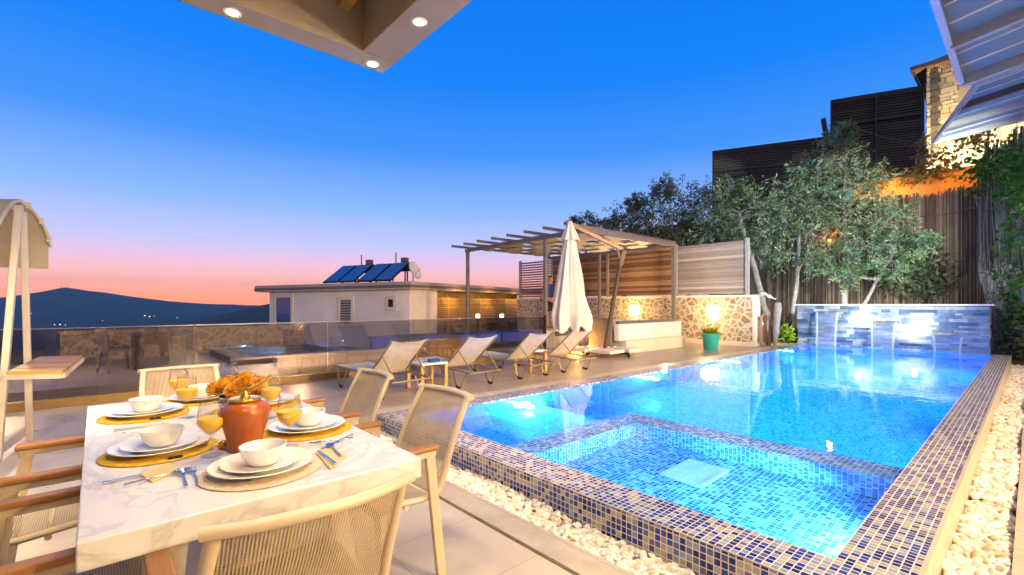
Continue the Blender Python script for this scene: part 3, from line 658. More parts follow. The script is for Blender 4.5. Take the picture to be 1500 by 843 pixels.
SET = [(.454, 1.885, 'at the near end of the table', m_straw2, 'beige'), (.20, 2.415, 'on the near left, beside the two forks', m_straw, 'yellow'), (.20, 3.245, 'on the far left by the garden swing', m_straw, 'yellow'),
       (.50, 3.53, 'at the far end, before the last chair', m_straw, 'yellow'), (.765, 2.345, 'on the right, nearest the pool', m_straw, 'yellow'), (.765, 3.12, 'on the far right, behind the flowers', m_straw, 'yellow')]
for x, y, w, mm, cn in SET:
    lat('placemat', matp, mm, (x, y, TZ), f'round {cn} woven placemat {w}', 'placemat', 'woven placemats')
    if cn == 'yellow' and x < .3:
        b = MB()
        for s in (-1, 1): b.lathe([(.001, -.006), (.010, -.004), (.012, 0), (.010, .004), (.001, .006)], 8, (s*.012, 0, 0), sx=1.1, sy=.6)
        b.lathe([(.001, -.005), (.005, 0), (.001, .005)], 6); o = b.build('bow', m_black, smooth=60); o.location = (x+.03, y-.185, TZ+.013); tag(o, f'tiny black bow on the yellow mat {w}', 'bow', 'bows on the mats')
    lat('dinner_plate', plate, m_china, (x, y, TZ+.008), f'large white plate {w}', 'plate', 'large white plates')
    lat('side_plate', plate, m_china, (x, y, TZ+.017), f'smaller white plate under the bowl {w}', 'plate', 'smaller white plates', .78)
    lat('bowl', bowl, m_china, (x+.004, y+.004, TZ+.027), f'white soup bowl {w}', 'bowl', 'white bowls')
gp = [(.001, .002), (.036, .001), (.039, .003), (.031, .005), (.008, .010), (.0046, .018), (.0042, .072), (.0065, .080), (.024, .095), (.044, .120), (.0515, .141), (.050, .162), (.040, .226), (.0385, .226), (.0485, .162), (.050, .141), (.043, .122), (.023, .098), (.001, .086)]
jp = [(.001, .0875), (.0225, .0995), (.0425, .1235), (.0495, .1415), (.0492, .1550), (.001, .1550)]
GL = [(.345, 2.20, 1, 'orange juice, standing left of the clay vase'), (.615, 2.117, 1, 'orange juice in front of the bowl nearest the pool'), (.36, 3.02, 1, 'orange juice beside the far left setting'),
      (.37, 3.42, 1, 'orange juice farthest left, before the last chair'), (.70, 2.73, 1, 'orange juice behind the clay vase, on its right'), (.645, 3.48, 0, 'nothing in it, standing behind the flowers')]
for x, y, j, w in GL:
    g_ = MB().lathe(gp, 28).build('stemmed_glass', m_glass, smooth=50); g_.location = (x, y, TZ); tag(g_, f'stemmed glass with {w}', 'glass', 'stemmed glasses on the table')
    if j: MB().lathe(jp, 28).build('juice', m_juice, g_, smooth=50)
vs = thing('clay_vase', 'glazed orange clay vase with a golden lid and branch', 'vase', (.465, 2.205, TZ))
MB().lathe([(.001, 0), (.058, 0), (.064, .006), (.064, .03), (.072, .07), (.086, .115), (.097, .15), (.098, .168), (.088, .188), (.066, .200), (.056, .206), (.001, .206)], 40).build('body', m_terra, vs, smooth=50)
MB().lathe([(.001, .206), (.060, .206), (.064, .211), (.058, .217), (.02, .219), (.014, .235), (.012, .245), (.001, .246)], 28).build('lid', m_gold, vs, smooth=40)
c = MB(); rt = Vector((RT.x, RT.y, 0))
pth = [rt*(-.055)+Vector((0, 0, .256)), rt*(-.02)+Vector((0, 0, .246)), rt*.03+Vector((0, 0, .250)), rt*.075+Vector((0, 0, .276)), rt*.115+Vector((0, 0, .312))]
c.tube(pth, [.004, .008, .007, .006, .003], 8)
for k in range(9):
    f_ = .2+k*.085; p = pth[1].lerp(pth[4], f_); c.tube([p, p+rt*.016+Vector((random.uniform(-.012, .012), random.uniform(-.012, .012), .012))], [.005, .001], 5)
c.build('branch', m_gold, vs, smooth=50)
fp = thing('flower_pot', 'striped brown and cream clay pot full of orange chrysanthemums', 'flower pot', (.60, 2.95, TZ))
prof = [(.07, 0), (.085, .015), (.095, .035), (.102, .055), (.106, .075), (.106, .095), (.102, .105)]
for k in range(6):
    MB().lathe([prof[k], prof[k+1]], 32).build('band', m_stripe_c if k % 2 else m_stripe_b, fp, smooth=60)
MB().lathe([(.001, .002), (.07, .0)], 24).build('base', m_stripe_b, fp); MB().lathe([(.102, .105), (.096, .105), (.09, .098), (.001, .095)], 24).build('soil', m_bark, fp)
def mum(c, ctr, r, tilt):
    ax = (Vector((0, 0, 1))+tilt).normalized(); e_ = ax.orthogonal().normalized(); g_ = ax.cross(e_)
    for ring in range(8):
        el = R(84-ring*14); n = max(5, int(22*math.cos(el)))
        for k in range(n):
            az = 2*PI*(k+.5*(ring % 2)+random.uniform(-.15, .15))/n; d = (e_*math.cos(az)+g_*math.sin(az))*math.cos(el)+ax*math.sin(el); sd = (g_*math.cos(az)-e_*math.sin(az))*r*.15
            k1 = random.uniform(.9, 1.08); p0 = ctr+d*r*.45; p1 = ctr+d*r*.85*k1+ax*r*.03; p2 = ctr+d*r*1.02*k1+ax*r*.13; q = min(1, max(0, .15+ring*.10+random.uniform(-.2, .25)))
            c.face([p0-sd*.6, p0+sd*.6, p1+sd, p1-sd], rnd=q); c.face([p1-sd, p1+sd, p2+sd*.5, p2-sd*.5], rnd=min(1, q+.15))
    c.lathe([(.001, -r*.5), (r*.42, -r*.2), (r*.5, .0), (r*.35, r*.35), (.001, r*.5)], 8, tuple(ctr), .1)
for k in range(12):
    a = k*2.4; rr = .125*math.sqrt((k+.3)/12.); ctr = Vector((rr*math.cos(a), rr*math.sin(a), .178-.50*rr+random.uniform(-.006, .014))); f_ = MB(); mum(f_, ctr, random.uniform(.046, .056), Vector((math.cos(a), math.sin(a), 0))*rr*7); f_.build('flower', m_petal, fp)
cd = thing('candle_jar', 'small brown square jar with a yellow candle beside the flowers', 'candle', (.455, 2.72, TZ))
MB().box(-.032, .032, -.032, .032, 0, .062).build('jar', m_stripe_b, cd, bevel=.006); MB().lathe([(.001, .062), (.028, .062), (.026, .076), (.012, .086), (.001, .087)], 16).build('candle', m_yel, cd, smooth=50)
g2 = MB().lathe([(.001, 0), (.018, .003), (.024, .014), (.018, .026), (.006, .034), (.001, .036)], 16).build('ornament', m_gold, smooth=50); g2.location = (.40, 2.28, TZ); tag(g2, 'small golden ornament at the foot of the clay vase', 'ornament')
def cutlery(kind, head, tail, lab, grp=None, z=TZ+.003):
    a = gz(head[0], head[1], z); b = gz(tail[0], tail[1], z); d = (a-b).normalized(); L = {'fork': .19, 'knife': .215, 'spoon': .19}[kind]; b = a-d*L; s = Vector((-d.y, d.x, 0)); up = Vector((0, 0, 1)); c = MB()
    hl = L*.62; P = [b+up*.001, b+d*hl*.5+up*.003, b+d*hl+up*.005]
    if kind == 'knife':
        c.hexa([b-s*.006, b-s*.005+d*L*.5, b+s*.005+d*L*.5, b+s*.006, b-s*.006+up*.007, b-s*.005+d*L*.5+up*.006, b+s*.005+d*L*.5+up*.006, b+s*.006+up*.007]); m0 = b+d*L*.5
        c.hexa([m0-s*.009, a-s*.004, a+s*.006, m0+s*.008, m0-s*.009+up*.003, a-s*.004+up*.0025, a+s*.006+up*.0025, m0+s*.008+up*.003])
    else:
        c.tube(P, [.0065, .0045, .0032], 8, flat=.5)
        if kind == 'spoon':
            ctr = b+d*(L-.028)+up*.006
            c.sheet(lambda u, v: tuple(ctr+d*(.031*(2*u-1))+s*(.019*(2*v-1)*math.sqrt(max(.02, 1-(2*u-1)**2)))-up*(.007*(1-(2*u-1)**2)*(1-(2*v-1)**2))), 10, 8, .0012)
        else:
            n0 = b+d*hl+up*.005; n1 = n0+d*.02+up*.001; c.hexa([n0-s*.004, n1-s*.012, n1+s*.012, n0+s*.004, n0-s*.004+up*.002, n1-s*.012+up*.002, n1+s*.012+up*.002, n0+s*.004+up*.002])
            for k in range(4):
                o_ = s*((k-1.5)*.0066); c.tube([n1+o_+up*.001, n1+o_+d*.026-up*.002, n1+o_+d*.05+up*.003], [.0021, .002, .0012], 5)
    return tag(c.build(kind, m_steel, smooth=40), lab, kind, grp)
def napkin(P, lab):
    q = [gz(u, v, TZ+.001) for u, v in P]; c = MB(); c.hexa([tuple(p) for p in q]+[tuple(p+Vector((0, 0, .006))) for p in q]); return tag(c.build('napkin', m_nap, bevel=.002), lab, 'napkin', 'folded beige napkins')
napkin([(462, 664), (487, 654), (509, 669), (484, 689)], 'folded beige napkin under the knife and spoon by the near right corner')
napkin([(205, 697), (248, 680), (262, 690), (222, 708)], 'folded beige napkin by the near left setting')
napkin([(205, 632), (246, 622), (258, 628), (215, 641)], 'folded beige napkin by the far left setting')
cutlery('knife', (466, 661), (497, 686), 'knife on the beige napkin by the near right corner', 'knives', TZ+.008)
cutlery('spoon', (481, 652), (514, 682), 'spoon on the beige napkin by the near right corner', 'spoons', TZ+.008)
cutlery('fork', (267, 690), (278, 733), 'left-hand fork of the pair by the beige mat', 'forks'); cutlery('fork', (281, 687), (299, 728), 'right-hand fork of the pair, touching the beige mat', 'forks')
cutlery('knife', (262, 686), (167, 706), 'knife lying along the near left yellow mat', 'knives'); cutlery('spoon', (280, 688), (180, 711), 'spoon lying along the near left yellow mat', 'spoons', TZ+.008)
cutlery('knife', (247, 620), (155, 634), 'knife lying along the far left yellow mat', 'knives'); cutlery('spoon', (250, 623), (160, 638), 'spoon lying along the far left yellow mat', 'spoons', TZ+.008)
cutlery('fork', (452, 652), (520, 641), 'fork lying beside the right-hand yellow mat', 'forks'); cutlery('knife', (470, 658), (538, 629), 'knife lying between the right mat and the table edge', 'knives')

# ================================================================ sun loungers
def lounger_proto():
    t = thing('sun_lounger', 'x', 'sun lounger')
    for s in (-1, 1):
        c = MB(); c.tube([(s*.315, .98, .335), (s*.315, .3, .325), (s*.315, -.45, .30), (s*.315, -1.0, .275)], .017, 8); c.build('side_rail', m_frame2, t, smooth=50)
        for y in (.66, -.70):
            c = MB(); P = []
            for k in range(9):
                a = PI*k/8; P.append((s*.335, y+.085*math.cos(a), .085-.068*math.sin(a)))
            P = [(s*.32, y+.19, .325 if y > 0 else .30)]+P+[(s*.32, y-.19, .32 if y > 0 else .28)]; c.tube(P, .0165, 8); o = c.build('leg', m_frame2, t, smooth=60)
            q = MB(); q.tube([p for p in P[3:8]], .0205, 8); q.build('foot', m_dark, o, smooth=60)
        c = MB(); c.tube([(s*.30, -.28, .335), (s*.30, -.62, .60), (s*.30, -.92, .845)], .017, 8); c.build('back_rail', m_frame2, t, smooth=50)
        c = MB(); c.tube([(s*.275, -.62, .60), (s*.275, -.99, .28)], .011, 8); c.build('strut', m_frame2, t, smooth=50)
    for y, z in ((.98, .335), (-.30, .315), (-1.0, .275)):
        c = MB(); c.tube([(-.315, y, z), (.315, y, z)], .014, 8); c.build('cross_bar', m_frame2, t, smooth=50)
    c = MB(); c.sheet(lambda a, b: (-.305+.61*a, .97-1.24*b, .345-.018*(1-(2*a-1)**2)-.01*b), 6, 12, .004); c.build('seat_sling', m_weave2, t, smooth=60)
    c = MB(); c.sheet(lambda a, b: (-.30+.60*a, -.29-.63*b, .345+.51*b+.03*(1-(2*a-1)**2)*-.6-.022*(b > .97)*(1-(2*a-1)**2)), 8, 14, .004); c.build('back_sling', m_weave2, t, smooth=60)
    return t
m_frame2 = M('lounger metal', (.34, .27, .18), .42, .45, 5, .1)
l0 = lounger_proto()
for i, (x, y, a, w) in enumerate([(3.36, 6.93, 2, 'nearest the dining table'), (4.70, 6.90, 1, 'second from the dining table'), (6.10, 6.93, 0, 'second from the closed parasol'), (7.32, 6.95, -1, 'nearest the closed parasol')]):
    o = l0 if i == 0 else dup(l0); o.location = (x, y, 0); o.rotation_euler.z = R(a); tag(o, f'cream sling sun lounger with raised back, {w}', 'sun lounger', 'sun loungers along the pool')
def side_table(x, y, lab):
    t = thing('side_table', lab, 'side table', (x, y, 0), 0, 'small wooden side tables')
    c = MB(); c.box(-.25, .25, -.25, .25, .40, .43); c.build('table_top', m_white, t, bevel=.005)
    for sx in (-1, 1):
        for sy in (-1, 1): MB().box(sx*.22-.028, sx*.22+.028, sy*.22-.028, sy*.22+.028, 0, .40).build('leg', m_tray, t, bevel=.004)
side_table(4.04, 6.62, 'small square wooden table between the two loungers nearest the dining table'); side_table(6.72, 6.95, 'small square wooden table between the two loungers nearest the parasol')
g_ = MB().lathe(gp, 24).build('wine_glass', m_glass, smooth=50); g_.location = (4.0, 6.62, .43); tag(g_, 'glass of red wine on the side table by the first lounger', 'glass'); MB().lathe(jp, 24).build('wine', m_wine, g_, smooth=50)
o = MB().box(-.09, .09, -.06, .06, 0, .05).build('tissue_box', m_panel, bevel=.008); o.location = (4.1, 6.5, .43); tag(o, 'small bluish box on the side table by the first lounger', 'box')

# ================================================================ closed cantilever parasol
pa = thing('cantilever_parasol', 'closed white cantilever parasol hanging from a brown leaning mast', 'parasol', (10.35, 7.75, 0))
def loc(p): return Vector(p)-pa.location
BASE = Vector((10.25, 7.55, .16)); ELB = atd(912, 366, 12.75); TIP = atd(828, 325, 12.4); BASEP = atd(886, 519, 12.5); BASEP.z = .16
c = MB(); c.bar(loc(BASEP), loc(ELB), .10, .075, (0, 1, 0)); c.build('mast', m_brown, pa, bevel=.006)
c = MB(); c.bar(loc(ELB), loc(TIP), .07, .10); c.bar(loc(ELB+(TIP-ELB)*-.03), loc(ELB+(BASEP-ELB)*.16), .09, .12); c.bar(loc(ELB+(TIP-ELB)*.10), loc(ELB+(BASEP-ELB)*.12), .05, .05); c.build('arm', m_brown, pa, bevel=.006)
bx, by = BASEP.x-pa.location.x, BASEP.y-pa.location.y
for a0 in (0, 1):
    c = MB(); p, q = ((bx-.75, by), (bx+.75, by)) if a0 == 0 else ((bx, by-.75), (bx, by+.75)); c.bar((*p, .10), (*q, .10), .06, .05); c.build('base_cross', m_dark, pa)
for sx in (-1, 1):
    for sy in (-1, 1):
        c = MB(); c.box(bx+sx*.40-.30, bx+sx*.40+.30, by+sy*.40-.30, by+sy*.40+.30, .125, .205); c.build('weight_slab', m_white, pa, bevel=.012)
for sx, sy in ((-.75, 0), (.75, 0), (0, -.75), (0, .75)):
    c = MB(); c.tube([(bx+sx, by+sy-.02, .045), (bx+sx, by+sy+.02, .045)], .045, 12); c.bar((bx+sx, by+sy, .05), (bx+sx, by+sy, .11), .04, .04, (1, 0, 0)); c.build('wheel', m_dark, pa)
ctr = atd(835, 400, 12.35)
def clos(a, b):
    # a around, b from the top down: loosely hanging pleats, a scalloped and partly lifted hem
    zt = TIP.z-.02; zb = .62; an = a*2*PI; sc = abs(math.sin(an*4+.4)); z = zt+(zb-zt)*b
    r = .05+.50*(b**.8); nz = mnoise.noise(Vector((math.cos(an)*1.6, math.sin(an)*1.6, b*3.2)))
    pl = (.30*(sc-.6)+.07*math.sin(an*13+b*3))*min(1, b*2.5)+.30*nz*b
    lift = (.30*(1-sc)+.34*max(0, math.cos(an-2.2))**6)*max(0, (b-.55)/.45)**2
    fl = 1-.9*max(0, b-.86)*(1+.6*math.sin(an*5))
    return (ctr.x-pa.location.x+r*(1+pl)*fl*math.cos(an)*.92+.05*b*nz, ctr.y-pa.location.y+r*(1+pl)*fl*math.sin(an)*.92, z+lift*(zt-zb)*.22)
c = MB(); c.sheet(clos, 160, 56, -.004); c.build('canopy', m_canvas, pa, smooth=70)
c = MB(); c.tube([loc((ctr.x, ctr.y, TIP.z-.02)), loc((ctr.x, ctr.y, .75))], .03, 8); c.build('hub_pole', m_brown, pa, smooth=50)
c = MB(); c.sheet(lambda a, b: ((lambda r, an: (ctr.x-pa.location.x+r*math.cos(an), ctr.y-pa.location.y+r*math.sin(an), TIP.z-.0-.52*b))((.05+.20*b)*(1+.10*math.sin(a*2*PI*8)), a*2*PI)), 80, 8, -.004); c.build('top_flap', m_canvas, pa, smooth=70)

# ================================================================ sunken lounge, pot, gate
be = thing('garden_sofa', 'white masonry corner sofa with grey cushions under the pergola', 'sofa', (10.75, 7.45, 0))
c = MB(); c.box(10.85, 14.10, 7.42, 8.25, 0, .36); c.box(13.3, 14.1, 8.25, 10.9, 0, .36); c.box(10.85, 13.3, 10.1, 10.9, 0, .36); pp('base', c, m_cream, be, bevel=.015)
c = MB(); c.box(10.62, 13.82, 7.50, 7.68, .362, .82); c.box(13.82, 14.0, 7.50, 10.9, .362, .82); pp('back', c, m_white, be, bevel=.02)
for x in (10.80, 11.82, 12.84):
    c = MB(); c.box(x, x+.98, 7.72, 8.32, .365, .50); pp('seat_cushion', c, m_cush, be, bevel=.03)
    c = MB(); c.hexa([(x, 7.70, .50), (x+.98, 7.70, .50), (x+.98, 7.84, .50), (x, 7.84, .50), (x, 7.62, .90), (x+.98, 7.62, .90), (x+.98, 7.74, .90), (x, 7.74, .90)]); pp('back_cushion', c, m_cush, be, bevel=.03)
for x in (10.9, 12.1):
    c = MB(); c.box(x, x+1.15, 10.05, 10.7, .365, .50); pp('seat_cushion', c, m_cush, be, bevel=.03)
    c = MB(); c.box(x, x+1.15, 10.7, 10.88, .50, .92); pp('back_cushion', c, m_cush, be, bevel=.03)
c = MB(); c.box(10.55, 10.72, 7.74, 8.5, .12, .98); pp('end_cushion', c, m_cush, be, bevel=.03)
st = thing('stool_table', 'small round white-topped pedestal table in front of the sofa', 'side table', (10.35, 8.75, 0))
MB().lathe([(.001, .52), (.24, .52), (.25, .53), (.24, .545), (.001, .545)], 24).build('table_top', m_white, st, smooth=40); MB().lathe([(.14, 0), (.13, .02), (.035, .05), (.03, .52)], 16).build('pedestal', m_brown, st, smooth=40)
ln = thing('floor_lantern', 'glowing orange lantern on the deck behind the closed parasol', 'lantern', (10.3, 8.95, 0))
MB().box(-.09, .09, -.09, .09, .0, .03).box(-.09, .09, -.09, .09, .27, .30).build('frame', m_brown, ln); MB().box(-.07, .07, -.07, .07, .03, .27).build('glow_panel', emit('lantern glow', (1, .45, .08), 8), ln)
lamp('POINT', (10.2, 8.62, .22), 80, (1, .42, .06), ln, .1)
pt = thing('plant_pot', 'turquoise tapered pot with yellow flowers against the stone wall', 'plant pot', (13.72, 6.42, 0))
MB().lathe([(.001, 0), (.18, 0), (.19, .01), (.245, .41), (.275, .415), (.28, .50), (.262, .50), (.24, .44), (.001, .43)], 36).build('pot', m_turq, pt, smooth=40)
def tufts(n, fn, size, w, name, mat, parent=None, dirfn=None):
    V = []; F = []; rn = []; b = 0
    for i in range(n):
        p = np.array(fn()); d = np.array(dirfn(p)) if dirfn else NR.normal(size=3); d = d/np.linalg.norm(d); s = np.cross(d, NR.normal(size=3)); s /= np.linalg.norm(s)+1e-9; L = size*random.uniform(.7, 1.3); W_ = w*random.uniform(.8, 1.2)
        nrm = np.cross(d, s)*W_*.35
        V += [p, p+d*L*.5+s*W_-nrm*0, p+d*L+nrm, p+d*L*.5-s*W_]; F.append([b, b+1, b+2, b+3]); rn.append(random.random()); b += 4
    return np_mesh(name, np.array(V), np.array(F), np.array(rn), mat, parent)
def ball(cx, cy, cz, r, rz=None):
    def f():
        d = NR.normal(size=3); d /= np.linalg.norm(d); k = r*random.random()**.45; return (cx+d[0]*k, cy+d[1]*k, cz+d[2]*k*((rz or r)/r))
    return f
tufts(260, ball(0, 0, .50, .22, .12), .11, .03, 'foliage', m_leaf_b, pt); tufts(240, ball(0, 0, .58, .20, .08), .05, .022, 'flowers', m_yel, pt)
ga = thing('garden_gate', 'small brown wooden gate between the stone wall and the tree', 'gate', (16.1, 5.55, 0))
c = MB()
for k in range(5): c.box(-.03, .0, -.12+k*.13, -.04+k*.13, .10, 1.02, random.random())
c.box(.001, .03, -.14, .52, .16, .24); c.box(.001, .03, -.14, .52, .86, .95); c.build('pickets', m_slat, ga)
wp = MB(); wp.tube([(16.0, 5.42, -.1), (16.02, 5.40, .6), (16.06, 5.36, 1.25), (16.05, 5.36, 1.42)], [.05, .09, .12, .10], 9); tag(wp.build('driftwood_post', m_bark, smooth=60), 'upright grey driftwood post beside the small gate', 'post')
bg_ = MB(); bg_.sheet(lambda a, b: (15.95+.3*a, 5.9-.45*b, 1.70+.06*math.sin(a*9)*math.sin(b*7)-.25*max(0, b-.35)), 8, 10, .004); tag(bg_.build('plastic_sheet', m_china, smooth=60), 'crumpled white plastic sheet hanging over the end of the stone wall', 'sheet')
sp = thing('shrub_planter', 'bright green shrub in a low pale planter beside the waterfall wall', 'planter', (16.85, 5.42, 0))
MB().box(-.15, .35, -.25, .35, 0, .10).build('planter', m_curb, sp, bevel=.01); tufts(420, ball(.05, .02, .36, .30, .32), .14, .035, 'foliage', m_leaf_b, sp)
cl = thing('kerb_light', 'small glowing lamp set in the kerb on the left pool edge', 'lamp', (9.0, 5.17, .099))
MB().lathe([(.001, 0), (.035, 0), (.035, .008), (.03, .01), (.001, .01)], 16).build('lens', m_lamp, cl); lamp('POINT', (9.0, 5.2, .22), 5, WARM, cl, .04)

# ================================================================ garden swing at the left
sg = thing('garden_swing', 'white A-frame garden swing with a beige canvas roof', 'swing', (-.5, 6.7, 0))
c = MB(); A = atd(34, 312, 4.62); c.bar(Vector(A)-sg.location, Vector(gz(44, 645, 0))-sg.location, .105, .05, (1, 0, 0)); c.build('leg', m_swing, sg, bevel=.006)
A2 = atd(27, 305, 4.45); B2 = atd(-4, 700, 4.05); B2.z = 0; c = MB(); c.bar(A2-sg.location, B2-sg.location, .105, .05, (1, 0, 0)); c.build('leg', m_swing, sg, bevel=.006)
c = MB(); c.bar(Vector(gz(44, 640, 0))-sg.location+Vector((0, 0, .10)), B2-sg.location+Vector((0, 0, .10)), .05, .09); c.build('foot_bar', m_swing, sg, bevel=.006)
for k in (0, 1):
    A = atd(34, 312, 4.62)-sg.location+Vector((-2.15, .32*k, 0)); c = MB(); c.bar(A, A+Vector((.25*(1-2*k), .9*(1-2*k)*-.8, -A.z)), .105, .05, (1, 0, 0)); c.build('leg', m_swing, sg)
TOP = atd(30, 306, 4.55)-sg.location; c = MB(); c.bar(TOP+Vector((.02, 0, 0)), TOP+Vector((-2.3, .1, 0)), .06, .06); c.build('top_bar', m_swing, sg)
Rg = atd(30, 293, 4.60)-sg.location; Fe = atd(71, 360, 5.15)-sg.location; Ne = atd(-30, 372, 4.1)-sg.location
def roofc(a, b):
    s = b*2-1; q = Rg.lerp(Fe, s) if s > 0 else Rg.lerp(Ne, -s); ez = Fe.z if s > 0 else Ne.z
    return (q.x-2.5*a+.015*math.sin(b*9), q.y, Rg.z-(Rg.z-ez)*abs(s)**1.9-.014*math.sin(a*34)*(1-abs(s)))
c = MB(); c.sheet(roofc, 50, 28, .006); c.build('canopy', m_canvas2, sg, smooth=60)
for E_, dz in ((Fe, .26), (Ne, .07)):
    c = MB(); c.sheet(lambda a, b, E_=E_, dz=dz: (E_.x-2.5*a, E_.y+.012*math.sin(a*55)*b, E_.z-dz*b), 60, 3, .005); c.build('valance', m_canvas2, sg, smooth=60)
c = MB(); c.tube([Vector(roofc(0, k/16))+Vector((.012, 0, -.012)) for k in range(17)], .018, 8); c.build('canopy_hem', m_swing, sg, smooth=60)
for f_ in (.62, .80, .95):
    c = MB(); q = Vector(roofc(0, f_)); c.box(q.x-.01, q.x+.035, q.y-.02, q.y+.02, q.z-.035, q.z+.03); c.build('strap', m_canvas, sg, bevel=.004)
tr = [atd(8, 553, 3.55), atd(92, 552, 3.62), atd(121, 518, 4.72), atd(58, 519, 4.60)]; zt = sum(p.z for p in tr)/4
for p in tr: p.z = zt
c = MB(); n = 7
for k in range(n):
    f0, f1 = k/n+.008, (k+1)/n-.008; a, b = tr[0].lerp(tr[3], f0), tr[1].lerp(tr[2], f0); d, e = tr[0].lerp(tr[3], f1), tr[1].lerp(tr[2], f1)
    c.hexa([p-sg.location+Vector((0, 0, dz)) for dz in (-.012, .012) for p in (a, b, e, d)], random.random(), (random.random()*30, random.random()*30))
c.build('tray_slats', m_shelf, sg, bevel=.003)
c = MB()
for p, q in ((tr[0], tr[1]), (tr[1], tr[2]), (tr[2], tr[3]), (tr[3], tr[0])): c.bar(p-sg.location-Vector((0, 0, .03)), q-sg.location-Vector((0, 0, .03)), .025, .035)
c.bar(tr[0].lerp(tr[3], .3)-sg.location-Vector((0, 0, .05)), tr[0].lerp(tr[3], .3)-sg.location+Vector((-.18, .12, -.12)), .03, .03); c.build('tray_frame', m_swing, sg)
# ================================================================ trees
def tree(name, label, trunks, clumps, mat, per=1500, leaf=(.13, .021), grp=None, X=None):
    """trunks: lists of (u, v, depth, radius); clumps: (u, v, pixel radius, depth)"""
    if X is not None:
        dX = lambda u, k: X*k/ray(u, 446).x
        trunks = [[(u, v, dX(u, d), r) for u, v, d, r in tk] for tk in trunks]; clumps = [(u, v, rp, dX(u, d)) for u, v, rp, d in clumps]
    p0 = atd(*trunks[0][0][:3]); t = thing(name, label, 'tree', p0, 0, grp)
    c = MB(); tops = []
    for tk in trunks:
        P = [atd(u, v, d) for u, v, d, r in tk]; Q = []; rr = []
        for i in range(len(P)-1):
            for k in range(4):
                f = k/4; q = P[i].lerp(P[i+1], f); Q.append(q+Vector((random.uniform(-1, 1), random.uniform(-1, 1), 0))*tk[i][3]*.25-p0); rr.append(tk[i][3]+(tk[i+1][3]-tk[i][3])*f)
        Q.append(P[-1]-p0); rr.append(tk[-1][3]); c.tube(Q, rr, 8); tops += Q[len(Q)//2:]
    V = []; F = []; rn = []; b = 0
    for u, v, rp, d in clumps:
        ctr = atd(u, v, d)-p0; r = rp*d/681.
        near = min(tops, key=lambda q: (q-ctr).length); mid = near.lerp(ctr, .5)+Vector((random.uniform(-.2, .2), random.uniform(-.2, .2), random.uniform(-.1, .25)))
        c.tube([near, mid, ctr], [.035, .025, .014], 6)
        nt_ = max(18, int(58*min(1.2, r/.9)))
        for k in range(nt_):
            dr = Vector(NR.normal(size=3)); dr.z = dr.z*.8+.15; dr.normalize(); ln = r*(.55+.6*random.random()**.7); st_ = ctr+dr*ln*.12
            bend = Vector((random.uniform(-.3, .3), random.uniform(-.3, .3), random.uniform(-.35, .15)))*ln; end = ctr+dr*ln+bend*.5; mid = st_.lerp(end, .55)-bend*.15
            if k % 3 == 0: c.tube([st_, mid, end], [.010, .007, .003], 4, cap=False)
            m = int(per/nt_); tone = min(1, max(0, random.gauss(.5, .2)))
            for j in range(m):
                f = .25+.75*random.random()**.75; p = (st_.lerp(mid, f/.55) if f < .55 else mid.lerp(end, (f-.55)/.45))+Vector(NR.normal(size=3))*.045
                ax = ((end-mid).normalized()*.8+Vector(NR.normal(size=3))*.75).normalized(); sd = ax.cross(Vector(NR.normal(size=3))).normalized(); L = leaf[0]*random.uniform(.65, 1.3); w_ = leaf[1]*random.uniform(.8, 1.25); fo = ax.cross(sd)*w_*.4
                V += [p, p+ax*L*.45+sd*w_+fo, p+ax*L, p+ax*L*.5-sd*w_+fo]; F.append((b, b+1, b+2, b+3)); b += 4; rn.append(min(1, max(0, tone+random.gauss(0, .18))))
    c.build('trunk', m_bark, t, smooth=60)
    np_mesh('crown', np.array([tuple(v) for v in V]), np.array(F), np.array(rn), mat, t)
    return t
G = 'olive trees behind the pool'
tree('olive_tree', 'leaning pale-trunked olive tree rising beside the end of the stone wall', [[(1118, 512, 0.9643, .17), (1124, 470, 0.9762, .14), (1112, 425, 0.9881, .11), (1097, 370, 1.0000, .09), (1083, 312, 1.0119, .06)]],
     [(1062, 300, 40, 1.0298), (1088, 325, 40, 1.0238), (1118, 300, 42, 1.0119), (1040, 335, 34, 1.0357), (1075, 285, 28, 1.0357), (1105, 355, 30, 1.0238)], m_leaf_o, 1000, grp=G, X=17.7)
tree('olive_tree', 'olive tree with a crooked trunk left of the waterfall wall', [[(1140, 508, 1.0028, .10), (1160, 462, 1.0028, .085), (1168, 400, 1.0028, .075), (1170, 345, 1.0028, .05)], [(1168, 400, 1.0028, .05), (1190, 352, 0.9972, .03)]],
     [(1150, 330, 42, 0.9915), (1185, 345, 40, 0.9972), (1165, 290, 40, 1.0028), (1132, 372, 30, 0.9915), (1205, 300, 40, 1.0028), (1195, 385, 26, 0.9972), (1135, 300, 30, 0.9915)], m_leaf_o, 1050, grp=G, X=18.3)
tree('olive_tree', 'tallest olive tree behind the waterfall wall, topped by a thin upright sprig', [[(1238, 470, 1.0028, .10), (1237, 440, 1.0028, .095), (1241, 380, 1.0028, .08), (1236, 300, 1.0028, .05), (1240, 215, 1.0028, .02), (1243, 186, 1.0028, .008)], [(1262, 455, 1.0083, .06), (1285, 410, 1.0028, .045), (1310, 370, 0.9972, .03)]],
     [(1222, 235, 40, 1.0028), (1196, 250, 34, 1.0028), (1226, 205, 20, 1.0028), (1258, 270, 40, 1.0028), (1242, 310, 46, 0.9917), (1292, 325, 42, 0.9972), (1325, 350, 36, 0.9972), (1348, 355, 22, 0.9972), (1268, 360, 42, 0.9862), (1308, 385, 36, 0.9972), (1215, 350, 36, 0.9917), (1200, 290, 36, 1.0083), (1245, 400, 26, 0.9917), (1242, 192, 12, 1.0028)], m_leaf_o, 1050, grp=G, X=18.6)
G2 = 'dark trees beyond the slatted fence'
